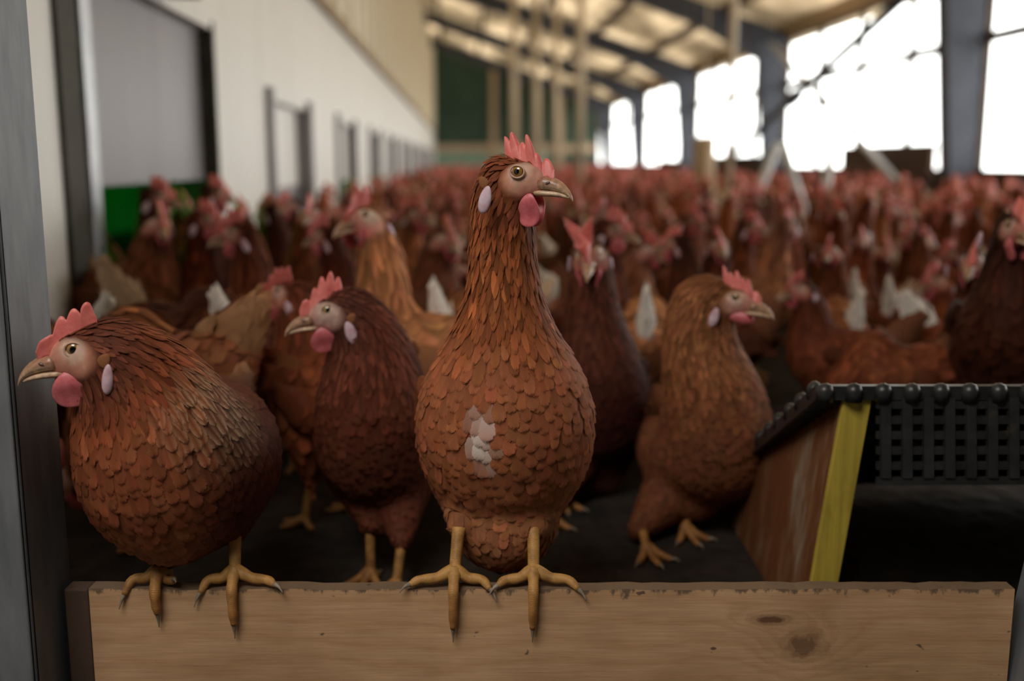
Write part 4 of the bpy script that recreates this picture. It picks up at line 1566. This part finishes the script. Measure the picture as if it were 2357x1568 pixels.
def hen_facing():
    S = lambda x, y, Y, r, w, g: (at(x, y, Y), r, w, g)
    st = [S(1400, 920, 1.85, .040, 1, 'torso'), S(1395, 960, 1.77, .070, 1, 'torso'), S(1390, 985, 1.69, .088, 1, 'torso'),
          S(1385, 960, 1.62, .090, 1, 'breast'), S(1382, 890, 1.59, .078, 1, 'breast'), S(1378, 830, 1.58, .064, 1, 'lower_neck'),
          S(1374, 770, 1.575, .050, 1, 'neck'), S(1370, 710, 1.57, .041, 1, 'neck'), S(1368, 650, 1.565, .036, 1, 'neck'), S(1368, 605, 1.56, .030, 1, 'head')]
    foot = Vector((at(1330, 1300, 1.55).x, 1.60, FLOOR))
    legs = floor_legs([at(1258, 1215, 1.52), at(1318, 1175, 1.60)], [(at(1272, 1310, 1.49).x, 1.49), (at(1302, 1280, 1.58).x, 1.58)], (.1, -.97, 0))
    th = [(at(1320, 1080, 1.62), at(1262, 1205, 1.525), .060, .022), (at(1380, 1080, 1.66), at(1320, 1165, 1.61), .060, .022), (at(1385, 1060, 1.66), at(1385, 1110, 1.66), .065, .05)]
    wings = [[(at(1487, 870, 1.66), .034, 'wing'), (at(1490, 920, 1.73), .038, 'wing'), (at(1460, 930, 1.9), .016, 'wingtip')],
             [(at(1290, 870, 1.66), .034, 'wing'), (at(1288, 920, 1.73), .038, 'wing'), (at(1330, 930, 1.9), .016, 'wingtip')]]
    pal = palette(torso=(.10, .030, .015), breast=(.062, .018, .011), neck=(.095, .028, .015), head=(.12, .040, .022), belly=(.10, .030, .016), skin=(.34, .15, .10), xsplit=-.1)
    return world_hen(foot, (.02, -1), st, at(1364, 590, 1.545), (-.13, -.94, -.24), 1.12, pal, legs, th,
                     (at(1400, 910, 1.86), at(1405, 840, 1.95), .036, .014, .55, (.7, .6, .5)), wings, seed=43,
                     comb=dict(n_teeth=5, h=.040, back=-.12, lean=-.45, deep=.62, splay=.55), wat=dict(cx=.018, cz=-.0315, rx=.0085, rz=.0160, spread=.013), zr=(.05, .24), iris=(.40, .24, .07))


def hen_right():
    S = lambda x, y, Y, r, w, g: (at(x, y, Y), r, w, g)
    st = [S(1555, 985, 1.74, .040, 1, 'torso'), S(1570, 1010, 1.66, .066, 1, 'torso'), S(1605, 1035, 1.58, .086, 1, 'torso'),
          S(1662, 1025, 1.52, .089, 1, 'breast'), S(1660, 945, 1.50, .080, 1, 'breast'), S(1646, 880, 1.49, .067, 1, 'lower_neck'),
          S(1628, 810, 1.485, .056, 1, 'neck'), S(1622, 750, 1.48, .047, 1, 'neck'), S(1625, 700, 1.475, .040, 1, 'neck'), S(1648, 676, 1.47, .031, 1, 'head')]
    foot = Vector((at(1560, 1300, 1.52).x, 1.54, FLOOR))
    legs = floor_legs([at(1495, 1225, 1.46), at(1600, 1170, 1.52)], [(at(1502, 1350, 1.42).x, 1.42), (at(1590, 1300, 1.50).x, 1.50)], (.3, -.95, 0))
    th = [(at(1580, 1110, 1.56), at(1490, 1215, 1.475), .062, .026), (at(1630, 1100, 1.53), at(1603, 1165, 1.525), .058, .022), (at(1620, 1110, 1.54), at(1615, 1140, 1.53), .065, .045)]
    wings = [[(at(1530, 920, 1.56), .036, 'wing'), (at(1520, 980, 1.62), .040, 'wing'), (at(1520, 990, 1.80), .016, 'wingtip')]]
    pal = palette(torso=(.13, .043, .021), breast=(.205, .072, .032), neck=(.27, .100, .040), head=(.23, .085, .035), belly=(.17, .058, .026), skin=(.50, .26, .20), xsplit=-.06)
    return world_hen(foot, (.35, -.94), st, at(1699, 688, 1.455), (.90, -.42, -.05), 1.06, pal, legs, th,
                     (at(1555, 975, 1.74), at(1545, 880, 1.84), .036, .014, .55, (.5, .34, .22)), wings, seed=57,
                     comb=dict(n_teeth=6, h=.0265, back=.22), wat=dict(cx=.016, cz=-.0225, rx=.0150, rz=.0085), zr=(.05, .24))


hen_m = hen_main()
tag(hen_m, 'tall chestnut hen standing upright on the board edge with a white fleck on its breast', 'hen', 'hens at the threshold')
hen_l = hen_left()
tag(hen_l, 'dark red-brown hen with cream-tipped neck feathers hunched on the board beside the steel jamb', 'hen', 'hens at the threshold')
hen_s = hen_second()
tag(hen_s, 'dark mahogany hen in profile standing just behind the board, left of the tall hen', 'hen', 'hens at the threshold')
hen_f = hen_facing()
hen_f.location.y += .06
tag(hen_f, 'blackish brown hen staring straight at the camera, comb flopped aside, behind the tall hen', 'hen', 'hens at the threshold')
hen_r = hen_right()
hen_r.location.x -= .010
tag(hen_r, 'ginger-brown hen looking right, standing on the floor beside the plastic slatted ramp', 'hen', 'hens at the threshold')


# ------------------------------------------------------------------ the flock
def flock_spec(hx, hz, yaw, nod=-.12, lean=0.0):
    """standing hen in its own axes: beak towards +x; head at (hx, hz), turned by yaw"""
    f = Field(.005)
    st = [(-.125, 0, .215, .044, 1, 'torso'), (-.075, 0, .200, .070, 1, 'torso'), (-.02, 0, .192, .085, 1, 'torso'), (.028, 0, .205, .078, 1, 'breast'), (.048, 0, .240, .060, 1, 'breast')]
    p0, p2 = np.array([.052, 0, .268]), np.array([hx - .014, 0, hz - .012])
    p1 = (p0 + p2) / 2 + np.array([-.012 if hz > .2 else .03, 0, .0 if hz > .3 else .02])
    for i, (t, r, g) in enumerate(((0, .049, 'lower_neck'), (.35, .042, 'neck'), (.7, .036, 'neck'), (1, .027, 'head'))):
        q = p0 * (1 - t) ** 2 + p1 * 2 * t * (1 - t) + p2 * t * t
        st.append((*q, r, 1, g))
    f.chain(st)
    legs = []
    for s in (1, -1):
        f.seg((-.02, s * .048, .150), (-.015, s * .045, .082), .048, .018, 1, (0, 1, 0), 'thigh', (0, 0, -1))
        a = (.006, s * .045, .014)
        legs.append(((-.014, s * .045, .09), a, flat_toes(a, (1, s * .12, 0), .044, 40, .0055), .0064))
    f.seg((-.03, 0, .150), (.02, 0, .15), .062, .056, 1, (0, 1, 0), 'torso', (-1, 0, 0))
    tilt = R(13 + 8 * lean) if hz < .2 else 0.0               # foraging hens tip forward, rump up
    if tilt:
        ct, sn = math.cos(tilt), math.sin(tilt)

        def tip_(p):
            x, z = p[0] + .0, p[2] - .17
            return np.array([x * ct + z * sn, p[1], .17 - x * sn + z * ct])
        near_ = [i for i in range(len(f.A)) if max(f.A[i][0], f.B[i][0]) < .02 and f.A[i][2] > .16]
        for i in near_:
            f.A[i], f.B[i] = tip_(f.A[i]), tip_(f.B[i])
    look = (math.cos(yaw), math.sin(yaw), nod)
    wings = []
    for s in (1, -1):
        w = Field(.0045)
        w.seg((.015, s * .078, .222), (-.045, s * .088, .208), .032, .036, .42, (.1, 1, .1 * s), 'wing', (-1, 0, -.1))
        w.seg((-.045, s * .088, .208), (-.145, s * .046, .205), .036, .013, .42, (.2, 1, .1 * s), 'wingtip', (-1, 0, .05))
        wings.append(w)
    if tilt:
        for w in wings:
            w.A, w.B = [tip_(p) for p in w.A], [tip_(p) for p in w.B]
    t0, t1 = np.array([-.124, 0, .228]), np.array([-.190 - .012 * lean, 0, .305 - .043 * lean])
    if tilt:
        t0, t1 = tip_(t0), tip_(t1)
    tail = (t0, t1, .052, .019, .55, (.95, .95, .95))
    return f, np.array([hx, 0, hz]), frame(look), legs, wings, tail


VAR = dict(tall=(.078, .425, 0.0), tall_left=(.078, .420, 1.0), tall_right=(.078, .420, -1.0), mid_left=(.085, .365, .55), mid_right=(.085, .360, -.6), low=(.105, .300, .25), peck=(.165, .075, .2, -.8), stoop=(.165, .075, .2, -.8, 1.0))
FPAL = palette(torso=(.20, .062, .026), breast=(.24, .080, .032), neck=(.22, .066, .026), head=(.14, .042, .020), belly=(.24, .090, .045), skin=(.52, .24, .18), face_red=(.52, .10, .09))
DARK, MID, RED, GING, GOLD, PALE = (.42, .38, .42), (.85, .85, .85), (1.0, .85, .8), (1.5, 1.7, 1.7), (2.4, 3.2, 3.3), (1.9, 2.5, 3.2)
WHITE, TAN, BRN, GTAIL = (.98, .91, .82), (.58, .39, .24), (.22, .085, .04), (.50, .25, .12)
SRC = {}


def source_hen(name):
    if name not in SRC:
        f, ho, fr, legs, wings, tail = flock_spec(*VAR[name])
        k = list(VAR).index(name)
        h = make_hen((0, 0, 0), 0, f, ho, fr, 1.08, FPAL, legs, tail, wings, comb=dict(n_teeth=5, h=.027 + .002 * (k % 3), back=.15, lean=(-.25, .2, 0, .3, -.1, .1, 0, 0)[k]),
                     hi=False, vox=.009, size=1.75, seed=100 + k, wat=dict(cx=.016, cz=-.0285, rx=.0130, rz=.0155), claws=False, tail_tinted=True, zr=(.08, .26))
        SRC[name] = [h, False]
    return SRC[name]


def place(name, loc, rz, scale, tint, tail_tint, label, group='hens in the crowd'):
    src = source_hen(name)
    if not src[1]:
        r = src[0]
        src[1] = True
        r.location, r.rotation_euler, r.scale = loc, (0, 0, rz), (scale,) * 3
        for ch in r.children:
            ch.color = (*tint, 1)
    else:
        r = copy_hen(src[0], loc, rz, scale, tint)
    for ch in r.children:
        if ch.name.startswith('tail'):
            ch.color = (*tail_tint, 1)
    return tag(r, label, 'hen', group)


OCC = []                                        # where hens stand already
for o in (hen_m, hen_l, hen_s, hen_f, hen_r):
    OCC.append((o.location.x, o.location.y + .07))


def crowd_hen(name, px, py, Y, head, tint, tailt, label, anchor='head', base=FLOOR):
    """head: 0 faces the camera, +90 faces right in the view, 180 away; the pixel names the head, the tail or the back"""
    T = at(px, py, Y)
    rz = R(-90 + head)
    hx, hz = VAR[name][:2]
    ax, az = dict(head=(hx, hz), tail=(-.157, .332) if name == 'stoop' else (-.175, .350) if name == 'peck' else (-.195, .315), back=(-.06, .290))[anchor]
    s = min(1.17, max(.84, (T.z - base) / az))
    x, y = T.x - math.cos(rz) * ax * s, T.y - math.sin(rz) * ax * s
    OCC.append((x - math.cos(rz) * .03, y - math.sin(rz) * .03))
    place(name, (x, y, base), rz, s, tint, tailt, label)


CH = crowd_hen
CH('peck', 215, 600, 1.95, 75, DARK, TAN, 'dark brown hen with a raised tan tail, side on before the white wall', 'tail')
CH('tall_right', 548, 535, 1.98, -35, (.75, .62, .62), BRN, 'red-brown hen facing left with its neck stretched up, left of the golden hen')
CH('peck', 266, 688, 1.62, -120, MID, WHITE, 'hen showing only a white tail tip above the hunched hen with cream neck feathers', 'tail')
CH('peck', 480, 674, 1.66, 165, (.6, .55, .55), WHITE, 'hen turned away whose broad white tail stands left of the mahogany hen', 'tail')
CH('stoop', 606, 690, 1.42, -112, GING, GTAIL, 'ginger speckled hen with lowered head and pointed tail, behind the hunched hen', 'tail')
CH('mid_left', 662, 672, 1.62, -130, RED, BRN, 'red-brown hen turned away, half hidden by the comb of the mahogany hen')
CH('tall_left', 838, 498, 1.78, -100, GOLD, TAN, 'golden hen looking left with a pale neck and brown body')
CH('tall_right', 748, 540, 2.12, -60, (.6, .45, .45), BRN, 'dark hen with a bright red comb just left of the golden hen')
CH('peck', 988, 655, 1.82, 165, GING, WHITE, 'light ginger hen turned away with a narrow white tail, left of the tall hen', 'tail')
CH('mid_right', 1030, 548, 2.3, 60, MID, BRN, 'brown hen facing right, to the right above the light ginger hen with a white tail')
CH('tall', 958, 492, 2.65, 55, GING, TAN, 'pale-faced hen looking right, above the ginger hen with the white tail')
CH('tall_left', 1408, 528, 2.16, 20, (.6, .5, .5), BRN, 'dark-capped hen in profile facing right, right behind the hen that stares at the camera')
CH('mid_right', 1492, 575, 2.46, 85, PALE, WHITE, 'pale-breasted hen facing right above the white tail by the ginger-brown hen')
CH('tall', 1556, 558, 2.24, -125, DARK, BRN, 'blackish hen turned left, just right of the pale-breasted hen')
CH('tall', 1656, 562, 2.25, 3, (.5, .42, .42), BRN, 'dark hen looking at the camera above the head of the ginger-brown hen')
CH('peck', 1487, 666, 1.90, 172, GOLD, WHITE, 'hen turned away with a tall white tail, left of the ginger-brown hen', 'tail')
CH('mid_left', 1838, 662, 2.06, -100, (.62, .5, .5), BRN, 'dark hen facing left right behind the beak of the ginger-brown hen')
CH('tall_left', 1905, 582, 2.44, -75, (.8, .75, .7), TAN, 'brown hen bowing its head to the left, behind the dark hen that faces left')
CH('peck', 1968, 640, 2.52, 165, GING, WHITE, 'hen turned away, its white tail the upper of two stacked tails', 'tail')
CH('peck', 1986, 706, 2.12, 178, GING, WHITE, 'hen turned away, its slim white tail the lower of two stacked tails', 'tail')
CH('peck', 2036, 745, 2.36, 150, RED, WHITE, 'hen turned away with a leaning white tail, to the right of the two stacked tails', 'tail')
CH('low', 2152, 645, 2.34, -82, (1.25, 1.05, .9), TAN, 'orange-brown hen facing left above the middle of the ramp')
CH('mid_left', 2336, 520, 1.62, -30, (.22, .19, .21), BRN, 'big blackish hen at the frame edge, standing on the ramp and looking down left', base=FLOOR + (TOPZ - FLOOR) * .24)
CH('mid_left', 2236, 602, 1.92, -60, (.4, .36, .36), BRN, 'dark hen with a pale beak, left of the big blackish hen')
CH('peck', 2170, 770, 2.10, 88, (1.1, 1.0, .95), WHITE, 'brown hen with its back arched, upper of the two backs behind the ramp', 'back')
CH('peck', 2130, 842, 1.83, -92, (.85, .75, .75), BRN, 'red-brown hen with pale edged back feathers just behind the ramp', 'back')
CH('tall_right', 2118, 700, 2.55, 160, MID, WHITE, 'hen turned away with a white tail left of the orange-brown hen', 'tail')
CH('tall_left', 358, 452, 2.62, 45, DARK, BRN, 'tall dark hen beside the green light under the grey hatch')
CH('tall', 424, 468, 3.05, 40, MID, BRN, 'brown hen before the grey hatch, second from the green light')
CH('tall_left', 492, 445, 2.90, 60, DARK, BRN, 'tall blackish hen before the grey hatch, its beak crossing onto the white wall')
CH('mid_right', 372, 512, 2.38, 60, MID, TAN, 'brown hen below the tall dark hen at the green light')
CH('tall_left', 468, 505, 2.42, 40, (.7, .5, .5), BRN, 'red-faced hen below the hatch, left of the red-brown hen with stretched neck')
CH('tall_right', 616, 484, 2.97, -70, DARK, BRN, 'blackish hen before the white wall, left of the nearest pop hole')
CH('tall', 664, 470, 3.15, -30, (.6, .5, .5), BRN, 'dark hen below the grey sheet of the nearest pop hole')
CH('tall_right', 716, 488, 2.60, 50, MID, BRN, 'brown hen right of the nearest pop hole, above the bright red comb')
CH('tall_left', 1722, 520, 2.75, 30, MID, BRN, 'brown hen to the upper right of the dark hen looking at the camera')
CH('tall_left', 1812, 515, 2.62, 75, PALE, WHITE, 'pale-necked hen with a red comb, above the dark hen that faces left')
CH('tall', 1985, 560, 2.80, -15, RED, TAN, 'reddish hen looking at the camera above the upper of the two stacked tails')
CH('mid_right', 2040, 578, 2.92, 25, (.7, .6, .6), BRN, 'dark hen left of two hens above the orange-brown hen')
CH('tall_right', 2096, 585, 2.95, -20, (.6, .5, .5), BRN, 'dark hen with a red comb to the upper left of the orange-brown hen')
CH('mid_right', 2190, 585, 2.78, -50, RED, WHITE, 'reddish hen turned slightly left, to the upper right of the orange-brown hen')


# ---- farther hens: one mesh each
def coarse_hen(name, vox, lod):
    f, ho, fr, legs, wings, tail = flock_spec(*VAR[name])
    hs = 1.08
    W = lambda v: ho + (np.asarray(v) * hs) @ fr
    f.seg(W((-.016, 0, 0)), W((.014, 0, -.002)), .0225 * hs, .019 * hs, .84, fr[1], 'head')
    f.seg(W((.012, 0, -.004)), W((.034, 0, -.010)), .018 * hs, .008 * hs, .84, fr[1], 'head')
    for w in wings:
        for i in range(len(w.A)):
            f.seg(w.A[i], w.B[i], w.ra[i], w.rb[i], .42, w.lat[i], 'wing')
    f.done()
    V, Q = f.mesh(vox)
    _f, _g, w = f.fg(V)
    c, _h = base_color(V, (w @ f.reg)[:, 3], .26, FPAL, ho, fr, hs, .08)
    fm = smooth01(face_mask(V, ho, fr, hs) * 1.3)
    c = lerp(c, np.broadcast_to((.52, .19, .15), c.shape), fm)
    Vs, Fs, Cs, Ms = [V], [tuple(q) for q in Q.tolist()], [np.c_[c, 1 - fm]], [0] * len(Q)

    def put(v, fc, col, alpha, mi):
        o = sum(len(q) for q in Vs)
        Vs.append(np.asarray(v)); Cs.append(np.tile([*col, alpha], (len(v), 1)))
        Fs.extend([tuple(int(i) + o for i in q) for q in fc]); Ms.extend([mi] * len(fc))
    t = Field(.003)
    t.seg(tail[0], tail[1], tail[2], tail[3], tail[4]); t.done()
    v, q = t.mesh(vox * .9)
    put(v, q.tolist(), (.62, .50, .38) if name in ('peck', 'low', 'tall') else (.16, .06, .03), .15, 0)
    xs = np.linspace(.036, -.01, 5)
    v, q = comb_mesh((xs, np.array([.006, .014, .019, .020, .019])), 4, .030, .15, .15, np.random.default_rng(3), cols=14 if lod < 2 else 9, rows=2)
    put(W(v), q, (.6, .1, .09), 0, 1)
    for s in (1, -1):
        v, q = ellip(.016, -.028, .013, .016, .0035, s * .012, 8, 5, .25, .15)
        put(W(v), q, (.6, .1, .09), 0, 1)
    v, q, cc = beak_mesh()
    if lod < 2:
        put(W(v), q, (.48, .34, .20), 0, 2)
        for top, a, toes, r in legs:
            v, q, _u = tube_np([top, a, np.array(a) + (.03, 0, -.008)], r, 6)
            put(v, q, (.5, .27, .08), 0, 2)
    return np.concatenate(Vs), Fs, np.concatenate(Cs), np.array(Ms)


FAR = {}
for nm in list(VAR)[:7]:
    FAR[nm] = (coarse_hen(nm, .014, 1), coarse_hen(nm, .024, 2))
FAR_MATS = [M['feather'], M['comb'], M['beak']]
rng = random.Random(77)
cand = []
spots = list(OCC)
cells = {}


def near(x, y, d):
    cx, cy = int(x // .35), int(y // .35)
    for ax in (cx - 1, cx, cx + 1):
        for ay in (cy - 1, cy, cy + 1):
            for (qx, qy) in cells.get((ax, ay), ()):
                if (qx - x) ** 2 + (qy - y) ** 2 < d * d:
                    return True
    return False


def occupy(x, y):
    cells.setdefault((int(x // .35), int(y // .35)), []).append((x, y))


for x, y in spots:
    occupy(x, y)
for o in SC.objects:                            # keep clear of what stands or hangs in the flock
    if o.parent is None and o.get('category') in ('feeder', 'post', 'pipe'):
        occupy(o.location.x, o.location.y)
tries = []
for _ in range(26000):
    u, v = rng.uniform(WL + .2, WR - .35), 2.15 + (VEND - 3) * rng.random() ** 1.5
    p = barn(u, v)
    px = 1178 + p.x / p.y * F_PX / math.cos(PITCH) * .985
    if -60 < px < 2420 and not (p.y < 2.4):
        tries.append((p.y, p.x, u, v, px))
tries.sort()
tries2 = tries[:]
rng.shuffle(tries2)
kept = []
for y, x, u, v, px in tries2:
    if not near(x, y, .235 if v < 9 else .30):
        occupy(x, y)
        kept.append((y, x, u, v, px))
kept.sort()
N_IND = 300 - len(OCC)
fcount = {}
stuff_V, stuff_F, stuff_C, stuff_M, so = [], [], [], [], 0
for i, (y, x, u, v, px) in enumerate(kept):
    nm = rng.choices(list(VAR), [5, 4, 4, 3, 3, 2, 2, 0])[0]
    head = rng.gauss(0, 65) if rng.random() < .8 else rng.uniform(120, 240)
    rz = R(-90 + head)
    sc = rng.uniform(.86, .99)
    t = rng.choice([DARK, (.6, .5, .5), MID, MID, RED, RED, (1.2, 1.1, 1.0), GING])
    k = rng.uniform(.85, 1.15)
    t = tuple(q * k for q in t)
    where = 'along the white wall' if px < 1000 else ('down the centre' if px < 1500 else 'towards the windows')
    if i < N_IND:
        if y < 3.6:
            place(nm, (x, y, FLOOR), rz, sc, t, rng.choice([WHITE, TAN, BRN]), 'small blurred brown hen in the middle rows of the flock ' + where, 'middle rows of the flock ' + where)
        else:
            key = (nm, 1)
            if key not in fcount:
                V, Fq, C, Mi = FAR[nm][0]
                o = obj_from('hen', V, Fq, FAR_MATS[0], None, C, np.full((len(V), 3), -1.), mats=FAR_MATS, mat_idx=Mi)
                fcount[key] = o
            else:
                o = fcount[key].copy()
                COL.objects.link(o)
            o.location, o.rotation_euler, o.scale = (x, y, FLOOR), (0, 0, rz), (sc,) * 3
            o.color = (*t, 1)
            tag(o, 'tiny blurred red-brown hen in the back rows of the flock, ' + where, 'hen', 'back rows of the flock ' + where)
    else:
        V, Fq, C, Mi = FAR[nm][1]
        c, s = math.cos(rz), math.sin(rz)
        Vr = np.c_[(V[:, 0] * c - V[:, 1] * s) * sc + x, (V[:, 0] * s + V[:, 1] * c) * sc + y, V[:, 2] * sc + FLOOR]
        Cc = C.copy()
        a = C[:, 3:4]
        Cc[:, :3] = C[:, :3] * (1 - a) + C[:, :3] * np.array(t) * a
        stuff_V.append(Vr); stuff_C.append(Cc); stuff_M.append(Mi)
        stuff_F.extend([tuple(j + so for j in q) for q in Fq])
        so += len(V)
if stuff_V:
    o = obj_from('distant_flock', np.concatenate(stuff_V), stuff_F, FAR_MATS[0], None, np.concatenate(stuff_C), np.full((so, 3), -1.), mats=FAR_MATS, mat_idx=np.concatenate(stuff_M))
    tag(o, 'mass of red-brown hens crowding the far end of the barn', 'flock of hens', kind='stuff')
for nm, s in list(SRC.items()):
    if not s[1]:
        for ch in list(s[0].children):
            for g2 in list(ch.children): bpy.data.objects.remove(g2)
            bpy.data.objects.remove(ch)
        bpy.data.objects.remove(s[0])
